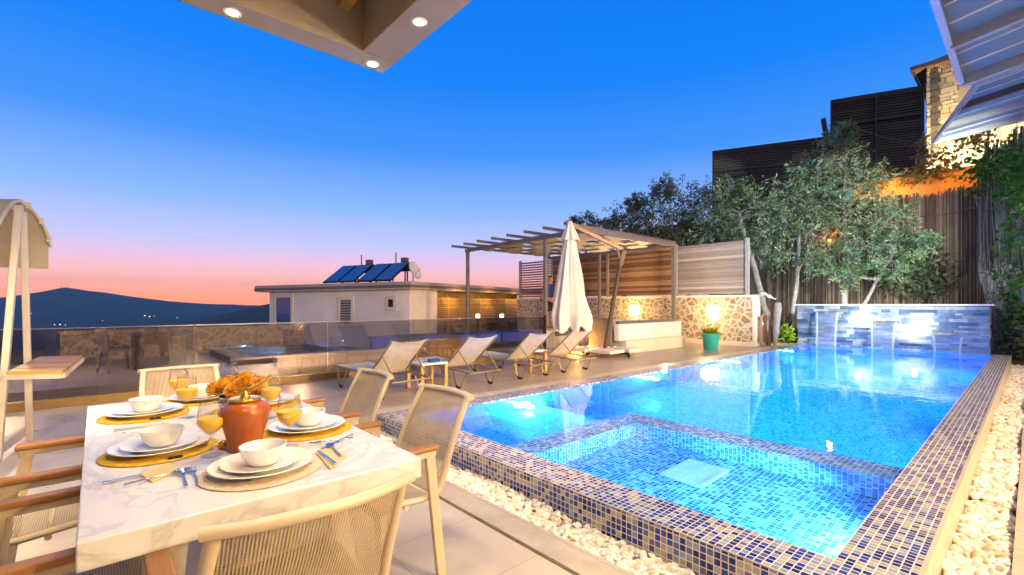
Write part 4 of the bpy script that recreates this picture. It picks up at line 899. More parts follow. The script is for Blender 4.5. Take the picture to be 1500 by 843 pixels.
tree('olive_tree', 'wide dark olive tree above the pale end of the slatted fence', [[(1010, 470, 20.5, .12), (1005, 380, 20.5, .1), (1000, 330, 20.5, .06)]],
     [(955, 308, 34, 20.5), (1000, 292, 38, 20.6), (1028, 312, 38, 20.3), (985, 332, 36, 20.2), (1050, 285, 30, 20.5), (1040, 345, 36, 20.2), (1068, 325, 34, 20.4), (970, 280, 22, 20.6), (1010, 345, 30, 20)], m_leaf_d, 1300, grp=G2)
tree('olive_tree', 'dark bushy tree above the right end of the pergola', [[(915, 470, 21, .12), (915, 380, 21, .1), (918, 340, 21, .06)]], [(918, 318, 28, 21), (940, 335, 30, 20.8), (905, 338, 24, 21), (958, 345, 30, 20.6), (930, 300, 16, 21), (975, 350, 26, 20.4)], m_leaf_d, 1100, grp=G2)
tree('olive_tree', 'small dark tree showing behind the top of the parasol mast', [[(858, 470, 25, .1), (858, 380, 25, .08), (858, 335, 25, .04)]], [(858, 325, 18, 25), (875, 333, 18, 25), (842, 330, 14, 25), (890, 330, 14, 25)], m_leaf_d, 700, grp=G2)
sh = thing('climbing_shrub', 'sparse dark green shrub growing up the brushwood fence', 'shrub', onX(1360, 470, 19.6))
def wallpts(cx, cy, ru, rv, X): return lambda: tuple(onX(cx+ru*random.gauss(0, .5), cy+rv*random.gauss(0, .5), X-random.random()*.25)-sh.location)
def joinfn(fs): return lambda: random.choice(fs)()
tufts(900, joinfn([wallpts(1350, 385, 40, 22, 19.7), wallpts(1368, 405, 30, 20, 19.7), wallpts(1350, 425, 40, 14, 19.7), wallpts(1300, 408, 22, 20, 19.7)]), .20, .05, 'foliage', m_leaf_d, sh)
c = MB()
for k in range(7):
    P = [onX(1340+k*5+random.uniform(-6, 6), 444-i*14, 19.75)-sh.location for i in range(6)]; c.tube(P, .012, 4)
c.build('stem', m_bark, sh)

# ================================================================ brushwood fence, rock wall and ivy
bf = thing('brushwood_fence', 'tall dark brushwood fence closing the garden behind the trees', 'fence', (20, 1, 0))
c = MB(); y = .6
while y < 9.4:
    w_ = random.uniform(.018, .042); h = 4.95+random.uniform(-.12, .12)+.04*math.sin(y*2); x = 20+random.uniform(-.03, .03)
    c.box(x-.02, x+.02, y, y+w_*.94, -.3, h, random.random(), uo=(y*3.1, random.random()*9)); y += w_
pp('reeds', c, m_brush, bf)
c = MB(); c.box(20.03, 20.08, .5, 9.4, -.3, 4.8); pp('backing', c, m_dark, bf)
for z in (1.2, 2.7, 4.2):
    c = MB(); c.tube([(19.955, .6, z), (19.955, 9.4, z+.05)], .012, 5); pp('wire', c, m_dark, bf)
rw = thing('rock_wall', 'grey rock side wall hung with ivy at the right edge', 'wall', (17.6, -.5, 0))
c = MB()
def rwall(a, b): # leaning rocky face from (19.9, .95) towards the viewer and right
    x = 19.9-4.2*a; y = .98-2.4*a; z = -.5+b*(5.2-.4*a); d = .16*mnoise.fractal(Vector((x*1.3, y*1.3, z*.9)), 1, 2, 4); return (x+d-.25*b*0, y+d+.10*b, z)
c.sheet(rwall, 50, 60, -.3); pp('rock_face', c, m_rockw, rw, smooth=70)
c = MB(); yy = 0
for k in range(90):
    a = k/90; p = rwall(a, 1); h = random.uniform(.9, 1.5)+a*.5; c.box(p[0]-.03, p[0]+.03, p[1]-.03, p[1]+.02, p[2]-1.9+random.uniform(-.5, .5), p[2]+h, random.random(), uo=(k*1.7, 0))
rf = thing('reed_screen', 'screen of pale upright reeds on top of the rock wall', 'screen', (17.6, -.5, 4)); pp('reeds', c, m_brush, rf)
iv = thing('ivy', 'bright green ivy trailing down the rock wall at the right edge', 'ivy', (18, .2, 3))
def ivp():
    r_ = random.random()
    if r_ < .50: u, v = random.gauss(1486, 18), random.gauss(248, 20)
    elif r_ < .68: u, v = random.gauss(1436, 18), random.gauss(245, 20)
    elif r_ < .80: u, v = random.gauss(1490, 10), random.uniform(260, 470)
    elif r_ < .92: u, v = random.choice((1462, 1474, 1486))+random.gauss(0, 5), random.uniform(280, 440)
    else: u, v = random.gauss(1480, 14), random.gauss(480, 30)
    u = min(u, 1530); a = min(1, max(0, (u-1437)/70.)); X = 19.6-2.6*a-random.random()*.25
    return tuple(onX(u, v, X)-iv.location)
tufts(1700, ivp, .15, .055, 'foliage', m_leaf_i, iv, dirfn=lambda p: (-.6+random.gauss(0, .5), random.gauss(.2, .6), random.gauss(-.5, .5)))
c = MB()
for k in range(14):
    u = 1445+k*4+random.uniform(-3, 3); P = [onX(u+3*math.sin(i+k), 215+i*28, 19.5-2.5*min(1, max(0, (u-1437)/70)))-iv.location for i in range(8+k % 4)]; c.tube(P, .010, 4)
c.build('stem', m_bark, iv)
un = thing('undergrowth', 'dark leafy undergrowth at the foot of the rock wall beyond the pebbles', 'shrub', (17.3, .2, -.1))
tufts(700, joinfn([ball(0, 0, .25, .35, .35), ball(.2, -.35, .4, .5, .5), ball(.1, -.1, .8, .3, .5)]), .16, .05, 'foliage', m_leaf_d, un)
struct(MB().box(17.0, 30, -6, 17.6, -.6, -.06).build('planting_bed', m_ground))

# ================================================================ upper houses on the right
ter = thing('upper_terrace', 'orange lit rendered parapet of the terrace above the brushwood fence', 'terrace', (20.6, 1, 4.8))
c = MB(); c.box(20.5, 20.8, .2, 4.4, 4.4, 5.62); pp('parapet', c, m_parapet_lit, ter); c = MB(); c.box(20.8, 32, -4, 14, 2, 5.2); pp('terrace_base', c, m_conc, ter)
c = MB(); c.box(20.42, 20.5, 1.1, 4.4, 5.50, 5.72); pp('ledge', c, m_parapet_lit, ter)
def louvre(name, label, A, B, z0, z1, n, cols):
    t = thing(name, label, 'screen', (A.x, A.y, z0)); d = (B-A); L = d.length; d.normalize(); nrm = Vector((-d.y, d.x, 0)); o_ = Vector((A.x, A.y, 0))-t.location
    bl = MB(); h = (z1-z0)/n
    for i in range(n):
        z = z0+i*h; p = [o_+Vector((0, 0, z)), o_+d*L+Vector((0, 0, z))]; bl.hexa([p[0], p[1], p[1]+nrm*.03, p[0]+nrm*.03, p[0]+nrm*.05+Vector((0, 0, h*.82)), p[1]+nrm*.05+Vector((0, 0, h*.82)), p[1]+nrm*.07+Vector((0, 0, h*.82)), p[0]+nrm*.07+Vector((0, 0, h*.82))], random.random())
    bl.build('slats', m_screen, t)
    c = MB(); c.hexa([o_+nrm*.09+Vector((0, 0, z0)), o_+d*L+nrm*.09+Vector((0, 0, z0)), o_+d*L+nrm*.11+Vector((0, 0, z0)), o_+nrm*.11+Vector((0, 0, z0)), o_+nrm*.09+Vector((0, 0, z1)), o_+d*L+nrm*.09+Vector((0, 0, z1)), o_+d*L+nrm*.11+Vector((0, 0, z1)), o_+nrm*.11+Vector((0, 0, z1))]); c.build('backing', m_dark, t)
    for k in range(cols+1):
        q = o_+d*(L*k/cols); c = MB(); c.bar(q-nrm*.06+Vector((0, 0, z0)), q-nrm*.06+Vector((0, 0, z1+.03)), .09, .05, d); c.build('post', m_dark, t)
    for zz_ in (z1, z0+(z1-z0)*.72):
        c = MB(); c.bar(o_-nrm*.06+Vector((0, 0, zz_)), o_+d*L-nrm*.06+Vector((0, 0, zz_)), .05, .10); c.build('rail', m_dark, t)
    return t
louvre('louvred_screen', 'lower long dark louvred screen above the olive trees', Vector((21.6, 10.0, 0)), Vector((23.5, 5.6, 0)), 5.2, 8.5, 30, 3)
louvre('louvred_screen', 'taller dark louvred screen beside the stone house', Vector((21.4, 5.24, 0)), Vector((22.45, 2.66, 0)), 5.9, 9.27, 34, 2)
for o in bpy.data.objects:
    if o.name.startswith('louvred_screen'): o['group'] = 'dark louvred screens on the upper terrace'
sh_ = thing('stone_house', 'pale stone house with a tiled roof at the upper right', 'house', (26, 0, 5))
c = MB(); z = 5.0
cornerA = atd(1357, 90, 19.9); HX = cornerA.x; HY = cornerA.y
c.box(HX+.06, HX+6, -6, HY-.06, 5, 11.5)
pp('wall_core', c, m_dark, sh_)
c = MB(); z = 5.0
while z < 11.5:
    h = random.choice((.16, .2, .24)); y = HY
    while y > -6:
        l = random.uniform(.25, .6); d = random.uniform(0, .03); c.box(HX-d, HX+.06, max(y-l, -6)+.012, y-.012, z+.01, min(z+h, 11.5)-.01, random.random(), uo=(y, z)); y -= l
    x = HX+.061
    while x < HX+6:
        l = random.uniform(.25, .6); c.box(x+.01, x+l-.01, HY-.06, HY+random.uniform(0, .03), z+.01, min(z+h, 11.5)-.01, random.random(), uo=(x, z)); x += l
    z += h
pp('stone_blocks', c, m_ashlar, sh_)
c = MB()
for k in range(16): c.box(HX-.06, HX-.032, HY-.46+(.08 if k % 2 else 0), HY-.16, 7.2+k*.25, 7.42+k*.25, random.random())
pp('quoins', c, m_quoin, sh_)
c = MB(); c.box(HX-.07, HX-.033, HY-2.2, HY-1.0, 9.6, 10.8); pp('lintel_panel', c, m_conc, sh_)
c = MB(); c.hexa([(HX-.35, -6.3, 11.5), (HX+6.3, -6.3, 11.5), (HX+6.3, HY+.4, 11.5), (HX-.35, HY+.4, 11.5), (HX+1.6, -5, 12.6), (HX+4.5, -5, 12.6), (HX+4.5, HY-1.6, 12.6), (HX+1.6, HY-1.6, 12.6)]); pp('roof', c, m_rooft, sh_)
c = MB(); c.box(HX-.42, HX-.34, -6.3, HY+.42, 11.4, 11.56); c.box(HX-.42, HX+6.3, HY+.41, HY+.48, 11.4, 11.56); pp('gutter', c, m_brown, sh_)
lf = thing('house_floodlight', 'warm floodlight at the foot of the stone house', 'lamp', (HX-.8, 1.2, 6.0)); MB().box(-.1, .1, -.15, .15, -.12, 0).build('housing', m_dark, lf); MB().box(-.08, .08, -.13, .13, .001, .008).build('lens', m_lamp, lf); MB().tube([(0, 0, -.12), (0, 0, -.8)], .03, 6).build('post', m_dark, lf)
lamp('SPOT', (HX-1.3, 1.9, 6.05), 3600, (1, .76, .40), lf, .1, (.22, 0, 1), 120)
sd = thing('sodium_lamp', 'orange lamp lighting the parapet above the brushwood fence', 'lamp', (20.35, 3.0, 5.0)); MB().lathe([(.05, 0), (.06, .02), (.06, .08), (.001, .10)], 12).build('housing', m_dark, sd)
lamp('POINT', (19.9, 3.2, 5.3), 34, (1, .36, .02), sd, .12); lamp('POINT', (19.9, 1.7, 5.3), 26, (1, .36, .02), sd, .12)
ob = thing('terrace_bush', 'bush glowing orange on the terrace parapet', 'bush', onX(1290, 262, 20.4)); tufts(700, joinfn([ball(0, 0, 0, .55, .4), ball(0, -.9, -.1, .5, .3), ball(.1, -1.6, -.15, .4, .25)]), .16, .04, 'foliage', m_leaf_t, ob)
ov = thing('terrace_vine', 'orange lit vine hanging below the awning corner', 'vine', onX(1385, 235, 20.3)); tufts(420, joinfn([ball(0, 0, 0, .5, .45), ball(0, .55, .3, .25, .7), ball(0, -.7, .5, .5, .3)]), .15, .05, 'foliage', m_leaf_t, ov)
c = MB(); c.tube([onX(1222, 178, 21.2), onX(1290, 200, 21.3), onX(1356, 213, 21.4)], .014, 5); c.tube([onX(1230, 182, 21.2), onX(1356, 222, 21.4)], .012, 5); tag(c.build('cable', m_brown), 'two thin cables strung across the tall louvred screen', 'cable')
c = MB(); c.bar(atd(1213, 215, 19.5), atd(1206, 174, 19.5), .16, .16, (1, 0, 0)); tag(c.build('flue_pipe', m_dark), 'dark leaning flue pipe beside the tall louvred screen', 'pipe')

# ---- polycarbonate awnings at the upper right
m_poly, t, out = nt('polycarbonate'); tl = N(t, 'ShaderNodeBsdfTranslucent', _Color=(.22, .31, .38, 1)); df = N(t, 'ShaderNodeBsdfPrincipled', _Roughness=.25); df.inputs['Base Color'].default_value = (.26, .38, .48, 1)
tr_ = N(t, 'ShaderNodeBsdfTransparent', _Color=(.8, .88, .92, 1)); m1 = N(t, 'ShaderNodeMixShader', _Fac=.55); t.links.new(tl.outputs[0], m1.inputs[1]); t.links.new(df.outputs[0], m1.inputs[2]); m2 = N(t, 'ShaderNodeMixShader', _Fac=.14); t.links.new(m1.outputs[0], m2.inputs[1]); t.links.new(tr_.outputs[0], m2.inputs[2]); t.links.new(m2.outputs[0], out.inputs['Surface'])
m_alu = M('awning metal', (.42, .40, .38), .45, .5, 4, .15)
def awning(label, c00, c10, c11, c01, nx, ny):
    """corners: c00-c10 is the free edge seen on the left, c01-c11 the wall side"""
    t = thing('awning', label, 'awning', c00, 0, 'translucent awnings'); o_ = Vector(c00)
    P = lambda a, b: (Vector(c00)*(1-a)*(1-b)+Vector(c10)*a*(1-b)+Vector(c11)*a*b+Vector(c01)*(1-a)*b)-o_
    for i in range(nx):
        for j in range(1):
            c = MB(); c.sheet(lambda a, b: P((i+a)/nx, b)+Vector((0, 0, .07)), 2, 2, .016); c.build('roof_sheet', m_poly, t)
    for i in range(nx+1):
        c = MB(); c.bar(P(i/nx, 0), P(i/nx, 1), .07, .12); c.build('rafter', m_alu if i != 1 else m_brown, t)
    for j in range(ny+1):
        c = MB(); c.bar(P(0, j/ny)+Vector((0, 0, .02)), P(1, j/ny)+Vector((0, 0, .02)), .06 if j == 0 else .035, .10 if j == 0 else .05); c.build('purlin', m_alu, t)
    for i in range(nx):
        for q in (1/3, 2/3):
            a = (i+q)/nx; c = MB(); c.bar(P(a, 0)+Vector((0, 0, .055)), P(a, 1)+Vector((0, 0, .055)), .022, .03); c.build('glazing_bar', m_swing, t)
    return t
awning('nearer translucent awning high at the upper right', (4.4, .60, 4.2), (8.22, .60, 4.2), (8.22, -2.6, 4.74), (4.4, -2.6, 4.74), 3, 4)
awning('farther translucent awning over the ivy, reaching the stone house', (11.35, .60, 5.2), (14.8, 1.55, 5.2), (15.0, -2.6, 5.75), (11.35, -2.6, 5.75), 3, 3)
for k, (x, w) in enumerate(((4.6, 'nearest'), (8.1, 'middle'), (11.4, 'third'), (14.9, 'farthest'))):
    z1 = 4.70 if k < 2 else 5.70
    c = MB(); c.box(x-.05, x+.05, -2.66, -2.56, -.115, z1); tag(c.build('awning_post', m_alu), f'{w} metal post carrying the translucent awnings', 'post', 'awning posts')
# ================================================================ the villa's roof edge over the table
vi = thing('villa_roof', 'beige concrete roof edge with downlights over the dining table', 'roof', (1.4, 2.8, 2.9))
c = MB(); c.box(-7, 1.413, 2.70, 2.872, 2.9, 3.42); c.box(1.20, 1.413, -4, 2.699, 2.9, 3.42); pp('edge_beam', c, m_conc, vi, bevel=.006)
c = MB(); c.box(-7, 1.198, -4, 2.698, 3.22, 3.40); pp('ceiling', c, m_ceil, vi)
c = MB(); c.box(1.04, 1.11, -4, 2.698, 3.10, 3.21); pp('wood_beam', c, m_tilewood, vi, bevel=.005); c = MB(); c.box(-7, 1.0, 2.40, 2.46, 3.12, 3.21); pp('wood_beam', c, m_tilewood, vi)
c = MB(); c.box(-7, 1.41, -4, 2.87, 3.421, 3.5); pp('roof_slab', c, m_conc, vi)
vw = thing('villa_wall', 'cream rendered wall of the villa behind the dining terrace', 'wall', (-2, -3.2, 0)); c = MB(); c.box(-9, 1.6, -4.4, -4.05, -.3, 3.5); c.box(1.6, 16, -3.0, -2.7, -.3, 3.3); pp('wall', c, m_cream, vw)
def down(x, y, z, e, lab, cone=140):
    t = thing('downlight', lab, 'downlight', (x, y, z), 0, 'round downlights in the roof edge')
    MB().lathe([(.026, -.001), (.042, -.001), (.044, -.006), (.040, -.010), (.028, -.008), (.026, -.001)], 20).build('ring', m_white, t, smooth=40)
    MB().lathe([(.001, -.004), (.027, -.004)], 20).build('lens', emit('downlight glow', (1, .86, .58), 90), t)
    lamp('SPOT', (x, y, z-.02), e*(5.0 if x < -.3 else 1), (1, .76, .46), t, .03, (-.1, .75, -1) if x < -.3 else (0, 0, -1), cone if x > -.3 else 95, .7)
DE = 62
for x, y, w in ((1.306, 2.79, 'at the corner of the roof edge'), (.53, 2.785, 'left of the corner, on the long roof edge'), (1.30, 2.206, 'right of the corner, on the short roof edge'), (-.40, 2.785, 'added farther left along the roof edge, outside the view'), (-1.4, 2.785, 'added farthest left along the roof edge, outside the view'), (1.30, 1.30, 'added over the near end of the table, outside the view'), (1.30, .30, 'added above the viewer, outside the view'), (.2, .9, 'added in the ceiling above the near chair, outside the view')):  # those outside the view are added to brighten table, floor and swing
    down(x, y, 2.9 if (x > 1.2 or y > 2.7) else 3.22, DE, f'round glowing downlight {w}')
for k, x in enumerate((2.6, 4.6, 7.2, 10.2, 13.5)):  # added lanterns, out of view, to light the pebbles and near floor
    w = ('first', 'second', 'third', 'fourth', 'fifth')[k]; t = thing('fill_lantern', f'{w} added warm lantern from the dining terrace, out of view on the villa wall beside the pebbles', 'lamp', (x, -2.69, 2.5), 0, 'added lanterns on the villa wall')
    MB().box(-.07, .07, 0, .03, -.18, .18).build('back_plate', m_dark, t); MB().box(-.06, .06, .031, .14, -.15, .15).build('glowing_panel', m_lamp, t); lamp('SPOT', (x, -2.5, 2.5), 430*(1.7, 1.6, 1, 1, 1)[k], WARM, t, .08, (0, .85, -1), 150)
# uplights among the trees
for k, (u, X, e, w) in enumerate(((1135, 17.3, 150, 'left of the waterfall wall'), (1225, 17.75, 220, 'behind the waterfall wall'), (1330, 17.75, 200, 'behind the right half of the waterfall wall'))):
    p = onX(u, 470, X); t = thing('garden_uplight', f'small garden uplight on the ground {w}', 'lamp', (p.x, p.y, -.05), 0, 'garden uplights'); MB().lathe([(.05, 0), (.06, .05), (.06, .12), (.045, .12), (.04, .10), (.001, .10)], 12).build('housing', m_dark, t)
    lamp('SPOT', (p.x-.15, p.y+.35, .6), e, (.80, .96, 1.0), t, .06, (.22, 0, 1), 150)
for k, (x, tgt, e, cone, col, w) in enumerate(((5.0, (4.6, 7.3, .3), 5200, 62, (1, .66, .36), 'warm floodlight turned to the first loungers'), (9.2, (11, 8.2, 1.2), 5000, 62, (1, .66, .36), 'warm floodlight turned to the pergola'), (10.6, (18.6, 5.4, 3.2), 9000, 48, (.95, .98, .88), 'cool white floodlight turned to the olive trees'))):  # added floodlights, out of view, filling loungers, pergola and trees with light
    fz_ = 2.7 if x < 3 else 3.75
    t = thing('fill_floodlight', f'{w}, added out of view on a bracket above the villa wall', 'lamp', (x, -2.6, fz_), 0, 'added fill floodlights'); MB().box(-.12, .12, -.05, .05, -.08, .08).build('housing', m_dark, t); MB().box(-.10, .10, .051, .06, -.06, .06).build('lens', m_lamp, t); MB().tube([(0, 0, -.08), (0, -.1, -.6)], .02, 6).build('bracket', m_dark, t)
    lamp('SPOT', (x, -2.45, fz_), e, col, t, .12, (tgt[0]-x, tgt[1]+2.45, tgt[2]-fz_), cone, .6)
red = thing('red_uplight', 'small orange garden light hanging in the olive crown', 'lamp', onX(1215, 355, 18.3)); MB().lathe([(.001, 0), (.05, .02), (.05, .1), (.001, .12)], 10).build('lens', emit('orange garden glow', (1, .22, .02), 5), red); lamp('POINT', onX(1215, 352, 18.15), 22, (1, .22, .02), red, .08)

# ================================================================ neighbours beyond the railing
nh = thing('neighbour_house', 'pale flat-roofed house with a grey banded roof edge beyond the railing', 'house')
P0 = Vector((10.09, 17.8, 0)); e1 = (Vector((6.37, 28.1, 0))-P0).normalized(); e2 = Vector((e1.y, -e1.x, 0)); nh.location = P0; nh.rotation_euler.z = math.atan2(e1.y, e1.x)
# local: x along the long facade, -y into the house
L1, L2 = 10.9, 14.0
c = MB(); c.box(0, L1, -L2, 0, 2.02, 2.36); c.build('roof_slab', m_roofe, nh); c = MB(); c.box(-.015, L1+.015, -L2-.01, .015, 2.10, 2.22); c.build('roof_band', m_concd, nh)
c = MB(); c.box(.3, L1-.9, -2.2, -.25, -3.4, 2.02); c.box(2.5, L1-.9, -L2+.4, -2.2, -3.4, 2.02); c.build('wall', m_pink, nh)
def onfac(u, v):
    r = ray(u, v); n = -e2; q = P0+e2*.25; t = q.dot(n)/Vector((r.x, r.y, 0)).dot(n); p = Vector((r.x*t, r.y*t, EYE+r.z*t)); return (p-P0).dot(e1), p.z
for u0, u1, v0, v1, nm in ((405, 427, 436, 480, 'door'), (499, 515, 440, 474, 'window'), (569, 577, 439, 450, 'window'), (499, 515, 526, 550, 'window')):
    (sa, za), (sb, zb) = onfac(u0, v1), onfac(u1, v0); lo, hi = min(sa, sb), max(sa, sb)
    f_ = MB(); k = .16; f_.box(lo-k, lo, -.25, -.19, za-k, zb+k); f_.box(hi, hi+k, -.25, -.19, za-k, zb+k); f_.box(lo, hi, -.25, -.19, zb, zb+k); f_.box(lo, hi, -.25, -.19, za-k, za); o = f_.build(nm, m_cream, nh)
    c = MB(); c.box(lo, hi, -.25, -.235, za, zb); c.build('pane', m_panel if nm == 'door' else m_dark, o)
    if nm == 'window' and u0 < 560:
        c = MB()
        for k2 in range(9): z = za+(zb-za)*k2/9; c.box(lo, hi, -.235, -.222, z, z+(zb-za)/9*.6, random.random())
        c.build('shutter', m_grey, o)
RZ = 2.37
for k in range(4):
    t = thing('solar_panel', ('leftmost', 'second', 'third', 'rightmost')[k]+' tilted blue solar panel on the flat roof', 'solar panel', P0, 0, 'solar panels on the flat roof'); t.rotation_euler.z = nh.rotation_euler.z
    s1 = 6.35-k*1.12-(.16 if k > 1 else 0); s0 = s1-1.02; B = [(s0, -.7, RZ+.06), (s1, -.7, RZ+.06), (s1-.0, -2.0, RZ+.98), (s0, -2.0, RZ+.98)]
    c = MB(); nn = Vector((0, .58, .82)); c.hexa([Vector(B[0]), Vector(B[1]), Vector(B[2]), Vector(B[3])]+[Vector(b)+nn*.07 for b in B]); c.build('frame', m_dark, t)
    c = MB(); I = [Vector(b)+nn*.073 for b in B]; m_ = sum(I, Vector())/4; I = [m_+(q-m_)*.93 for q in I]; c.hexa(I+[q+nn*.008 for q in I]); c.build('glass', m_panel, t)
    [MB().bar((q, -1.9, RZ), (q, -1.9, RZ+.92), .05, .05, (1, 0, 0)).build('stand', m_dark, t) for q in (s0+.05, s1-.05)]
for k, s_ in enumerate((5.3, 2.9)):
    t = thing('water_tank', ('left', 'right')[k]+' horizontal hot water tank behind the solar panels', 'tank', P0, 0, 'tanks behind the solar panels'); t.rotation_euler.z = nh.rotation_euler.z
    c = MB(); c.tube([(s_-.8, -2.35, RZ+.85), (s_+.8, -2.35, RZ+.85)], .22, 16); c.build('tank', m_dark, t, smooth=40); c = MB(); c.tube([(s_+.1, -2.35, RZ+1.05), (s_+.1, -2.35, RZ+1.62)], .035, 6); c.build('vent_pipe', m_grey, t); c = MB(); c.box(s_-.65, s_-.35, -2.45, -2.2, RZ+1.07, RZ+1.32); c.build('header_box', m_concd, t)
    [MB().bar((q, -2.35, RZ), (q, -2.35, RZ+.7), .05, .05, (1, 0, 0)).build('stand', m_dark, t) for q in (s_-.5, s_+.5)]
sdh = thing('satellite_dish', 'white satellite dish on the flat roof right of the solar panels', 'satellite dish', P0+e1*1.0+e2*1.3+Vector((0, 0, RZ)))
c = MB(); fd = Vector((.35, -.85, .38)).normalized(); sx_ = fd.cross(Vector((0, 0, 1))).normalized(); sz_ = sx_.cross(fd)
c.sheet(lambda a, b: tuple(Vector((0, 0, .52))+sx_*(.40*b*math.cos(a*2*PI))+sz_*(.46*b*math.sin(a*2*PI))+fd*(.14*b*b)), 24, 6, .012); c.build('dish', m_white, sdh, smooth=60); c = MB(); c.tube([(0, 0, 0), (0, 0, .5)], .03, 8); c.build('mast', m_grey, sdh); c = MB(); c.tube([Vector((0, 0, .25)), Vector((0, 0, .5))+fd*.45], .012, 5); c.build('feed_arm', m_grey, sdh)
# slat balcony screen of the neighbour, lit from within
ns = thing('balcony_screen', 'orange lit horizontal slat screen beneath the roof of the pale house', 'screen', (10.8, 17.6, 0)); A = atd(600, 446, 20.6); B = atd(775, 446, 30); d = (B-A); L = d.length; ns.location = (A.x, A.y, 0); ns.rotation_euler.z = math.atan2(d.y, d.x)
c = MB()
for k in range(13): c.box(0, L, -.02, .0, .35+k*.105, .40+k*.105, random.random(), uo=(k*3.3, k))
c.build('slats', m_tray, ns)
for k in range(5): c = MB(); c.box(L*k/4-.04, L*k/4+.04, .001, .05, -1, 1.72); c.build('post', m_tray, ns)
c = MB(); c.box(0, L, .9, 1.1, -1, 2.0); c.build('back_wall', m_orstone, ns)
for k in range(3): lamp('POINT', A.lerp(B, .27+.28*k)+Vector((-d.y, d.x, 0)).normalized()*-.55+Vector((0, 0, .28)), 42, (1, .50, .10), None, .05).parent = None
for o in [q for q in bpy.data.objects if q.type == 'LIGHT' and q.parent is None and q.data.type == 'POINT' and abs(q.data.energy-42) < .01]:
    m4 = Matrix.Translation(o.location); o.parent = ns; o.location = Matrix.Rotation(-ns.rotation_euler.z, 3, 'Z') @ (m4.to_translation()-ns.location)
# garden terrace beyond the railing
struct(MB().box(-1.6, 6.2, 10.7, 15.6, -.9, -.03, world=True).build('lower_terrace', m_deck)); struct(MB().box(-14, 16, 8.78, 30, -1.6, -.75).build('garden_bed', m_ground))
tl_ = thing('terrace_fill_lamp', 'small added path lamp on the terrace beyond the railing, outside the view', 'lamp', (-2.6, 13.0, -.03)); MB().tube([(0, 0, 0), (0, 0, .5)], .03, 8).build('stem', m_dark, tl_); MB().lathe([(.001, .5), (.08, .5), (.08, .6), (.001, .62)], 12).build('head', m_lampw, tl_); lamp('POINT', (-1.2, 12.4, 1.4), 170, (1, .62, .30), tl_, .08); lamp('POINT', (3.2, 10.3, .9), 150, (1, .62, .30), tl_, .08)  # added lamp and two bare lights that brighten the terrace
lw = thing('low_stone_wall', 'low rubble stone wall along the terrace beyond the railing', 'wall', (-.6, 15.5, 0)); c = MB(); c.box(-.65, 5.0, 15.5, 15.85, -.9, .68); pp('stone_face', c, m_lowstone, lw); c = MB(); c.box(-.70, 5.05, 15.46, 15.9, .68, .72); pp('cap', c, m_conc, lw)
hw = thing('low_cream_wall', 'low cream wall end beyond the glass railing behind the first lounger', 'wall', (2.95, 11, 0)); c = MB(); c.box(2.95, 5.9, 11.0, 11.35, -1, .22); pp('wall', c, m_cream, hw, bevel=.01)
jz = thing('hot_tub', 'dark rimmed hot tub glowing blue on the terrace beyond the railing', 'hot tub', (2.4, 12.4, 0)); c = MB(); c.box(2.3, 4.9, 12.3, 12.55, -.2, .14); c.box(2.3, 4.9, 14.65, 14.9, -.2, .14); c.box(2.3, 2.55, 12.551, 14.649, -.2, .14); c.box(4.65, 4.9, 12.551, 14.649, -.2, .14); pp('rim', c, m_concd, jz, bevel=.02)
c = MB(); c.box(2.55, 4.65, 12.55, 14.65, -.19, -.15); pp('basin', c, m_tile_in, jz); c = MB(); c.box(2.55, 4.65, 12.55, 14.65, .06, .066); pp('water', c, m_rail, jz); lamp('POINT', (3.9, 14.3, -.02), 90, (.3, .65, 1), jz, .05)
def sim_chair(x, y, rz, lab):
    t = thing('terrace_chair', lab, 'chair', (x, y, -.03), R(rz), 'dark chairs beyond the railing'); MB().box(-.25, .25, -.25, .25, .42, .46).build('seat', m_concd, t)
    MB().bar((-.24, 0, .46), (-.30, 0, .90), .48, .03, (1, 0, 0)).build('backrest', m_concd, t)
    for sx in (-1, 1):
        for sy in (-1, 1): MB().bar((sx*.27, sy*.25, 0), (sx*.22, sy*.22, .43), .04, .04, (0, 1, 0)).build('leg', m_perg, t)
sim_chair(.35, 12.75, 20, 'dark chair left of the terrace table beyond the railing'); sim_chair(.95, 12.2, 90, 'dark chair with its back to the viewer at the terrace table beyond the railing')
tt = thing('terrace_table', 'dark square table on the terrace beyond the railing', 'table', (1.15, 13.15, -.03)); MB().box(-.6, .6, -.5, .5, .70, .75).build('tabletop', m_concd, tt)
for sx in (-1, 1):
    for sy in (-1, 1): MB().box(sx*.52-.05, sx*.52+.05, sy*.42-.05, sy*.42+.05, 0, .70).build('leg', m_concd, tt)
# raised neighbouring pool with a lit stone side
ob_ = thing('raised_planter', 'orange lit stone planter block beyond the railing behind the loungers', 'planter', (6, 10.9, 0)); c = MB(); c.box(6.0, 8.2, 10.9, 13, -1, .38); pp('stone_face', c, m_orstone, ob_)
c = MB(); c.box(5.95, 8.25, 10.85, 13.05, .38, .43); pp('cap', c, m_conc, ob_); lamp('POINT', (7.0, 10.0, .15), 42, (1, .46, .06), ob_, .1)
np_ = thing('neighbour_pool', 'small bright blue raised pool beyond the railing under the pergola', 'pool', (8.4, 11.2, 0)); c = MB(); c.box(8.4, 15, 11.2, 11.4, -1, .14); c.box(8.4, 8.6, 11.401, 16.5, -1, .14); c.box(8.6, 15, 16.3, 16.5, -1, .14); pp('rim', c, m_dark, np_)
c = MB(); c.box(8.6, 15, 11.4, 16.3, -1, -.5, world=True); pp('basin', c, m_tile_in, np_); c = MB(); c.box(8.6, 15, 11.4, 16.3, .09, .096); pp('water', c, m_rail, np_)
for y in (12.5, 15): lamp('POINT', (11.5, y, -.15), 60, (.25, .62, 1), np_, .06)
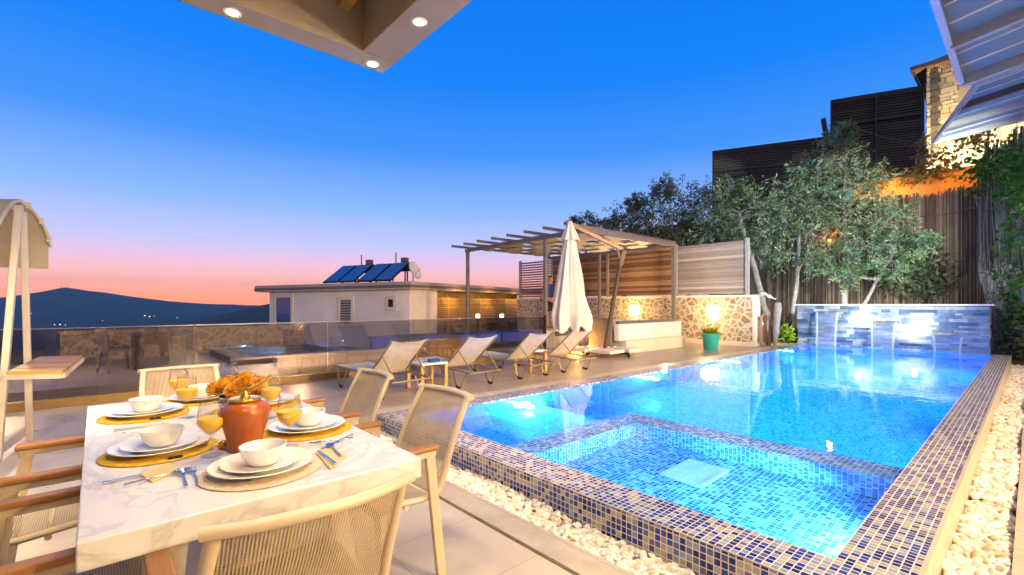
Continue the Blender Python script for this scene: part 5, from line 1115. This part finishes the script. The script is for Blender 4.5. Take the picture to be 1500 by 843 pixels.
for u, v, w in ((700, 463, 'left'), (735, 463, 'right')):
    p = atd(u, v, 21); t = thing('bollard_light', f'{w} small square yellow lamp below the slat screen of the neighbours', 'lamp', (p.x, p.y, 0), 0, 'small square lamps of the neighbours'); MB().box(-.03, .03, -.03, .03, -.75, p.z-.09).build('post', m_dark, t); MB().box(-.06, .06, -.06, .06, p.z-.085, p.z+.075).build('glowing_panel', m_lampw, t)

# ================================================================ the person behind the parasol
def skin(name, J, E, mat, parent=None, sub=2, root=0):
    me = bpy.data.meshes.new(name); bm = bmesh.new(); ly = bm.verts.layers.skin.verify(); vs_ = [bm.verts.new(j[:3]) for j in J]
    for a, b in E: bm.edges.new((vs_[a], vs_[b]))
    for v, j in zip(vs_, J): v[ly].radius = (j[3], j[4] if len(j) > 4 else j[3])
    vs_[root][ly].use_root = True; bm.to_mesh(me); bm.free(); me.materials.append(mat); o = bpy.data.objects.new(name, me); COL.objects.link(o); o.modifiers.new('skin', 'SKIN').use_smooth_shade = True; m = o.modifiers.new('sub', 'SUBSURF'); m.levels = m.render_levels = sub
    if parent: o.parent = parent
    return o
PP = atd(806, 446, 15.2); stz = .55
fl_ = thing('raised_step', 'low white masonry step behind the sofa under the pergola', 'step', (PP.x, PP.y, 0)); MB().box(-.5, .5, -.35, .35, 0, stz).build('step', m_cream, fl_, bevel=.01)
J = [(0, 0, .95, .13, .10), (0, 0, 1.12, .12, .09), (0, 0, 1.35, .155, .10), (0, 0, 1.47, .07, .06), (0, .01, 1.55, .052), (0, .02, 1.66, .085, .10), (0, .02, 1.74, .07, .08),
     (-.19, 0, 1.42, .055), (-.25, .03, 1.16, .042), (-.24, .22, .98, .033), (-.24, .29, .95, .03), (.19, 0, 1.42, .055), (.26, .0, 1.16, .042), (.25, .08, .93, .033), (.25, .11, .86, .03),
     (-.10, 0, .88, .085), (-.11, .02, .50, .058), (-.11, -.02, .10, .042), (-.11, .12, .035, .035), (.10, 0, .88, .085), (.11, .02, .50, .058), (.11, -.02, .10, .042), (.11, .12, .035, .035)]
E_ = [(0, 1), (1, 2), (2, 3), (3, 4), (4, 5), (5, 6), (2, 7), (7, 8), (8, 9), (9, 10), (2, 11), (11, 12), (12, 13), (13, 14), (0, 15), (15, 16), (16, 17), (17, 18), (0, 19), (19, 20), (20, 21), (21, 22)]
per = skin('person', J, E_, m_skin); per.location = (PP.x, PP.y, stz); per.rotation_euler.z = R(-20); tag(per, 'person in a blue shirt and dark shorts standing half hidden behind the closed parasol', 'person')
skin('shirt', [(0, 0, .98, .15, .12), (0, 0, 1.15, .145, .112), (0, 0, 1.35, .178, .122), (0, 0, 1.46, .10, .08), (-.19, 0, 1.42, .075), (-.24, .02, 1.24, .065), (.19, 0, 1.42, .075), (.245, .0, 1.24, .065)], [(0, 1), (1, 2), (2, 3), (2, 4), (4, 5), (2, 6), (6, 7)], m_blue, per)
skin('shorts', [(0, 0, 1.0, .15, .125), (-.10, 0, .86, .11), (-.115, .02, .55, .088), (.10, 0, .86, .11), (.115, .02, .55, .088)], [(0, 1), (1, 2), (0, 3), (3, 4)], m_black, per)
skin('hair', [(0, -.005, 1.68, .098, .10), (0, -.005, 1.755, .085, .095)], [(0, 1)], m_hair, per)

m_haze, t, out = nt('evening haze'); pv = N(t, 'ShaderNodeVolumePrincipled', _Density=.85e-4); pv.inputs['Color'].default_value = (.28, .64, 1.0, 1); pv.inputs['Anisotropy'].default_value = .0; t.links.new(pv.outputs[0], out.inputs['Volume'])
hz = MB().box(-8200, 8200, -8200, 8200, -142, 330).build('haze', m_haze); tag(hz, kind='stuff')
# ================================================================ camera and render settings
cam = bpy.data.cameras.new('camera'); cam.sensor_width = 36; cam.lens = 681/1500*36; cam.shift_y = 24.5/1500; cam.clip_start = .05; cam.clip_end = 40000
co = bpy.data.objects.new('camera', cam); COL.objects.link(co); co.location = (0, 0, EYE); co.rotation_euler = (PI/2, 0, TH-PI/2); S.camera = co
V = S.view_settings; V.view_transform = 'Standard'; V.look = 'None'; V.exposure = 0; V.gamma = 1; V.use_curve_mapping = False
C = S.cycles; C.use_denoising = True; C.sample_clamp_indirect = 60; C.sample_clamp_direct = 0; C.max_bounces = 10; C.transparent_max_bounces = 16; C.transmission_bounces = 8; C.volume_bounces = 0; C.blur_glossy = .5
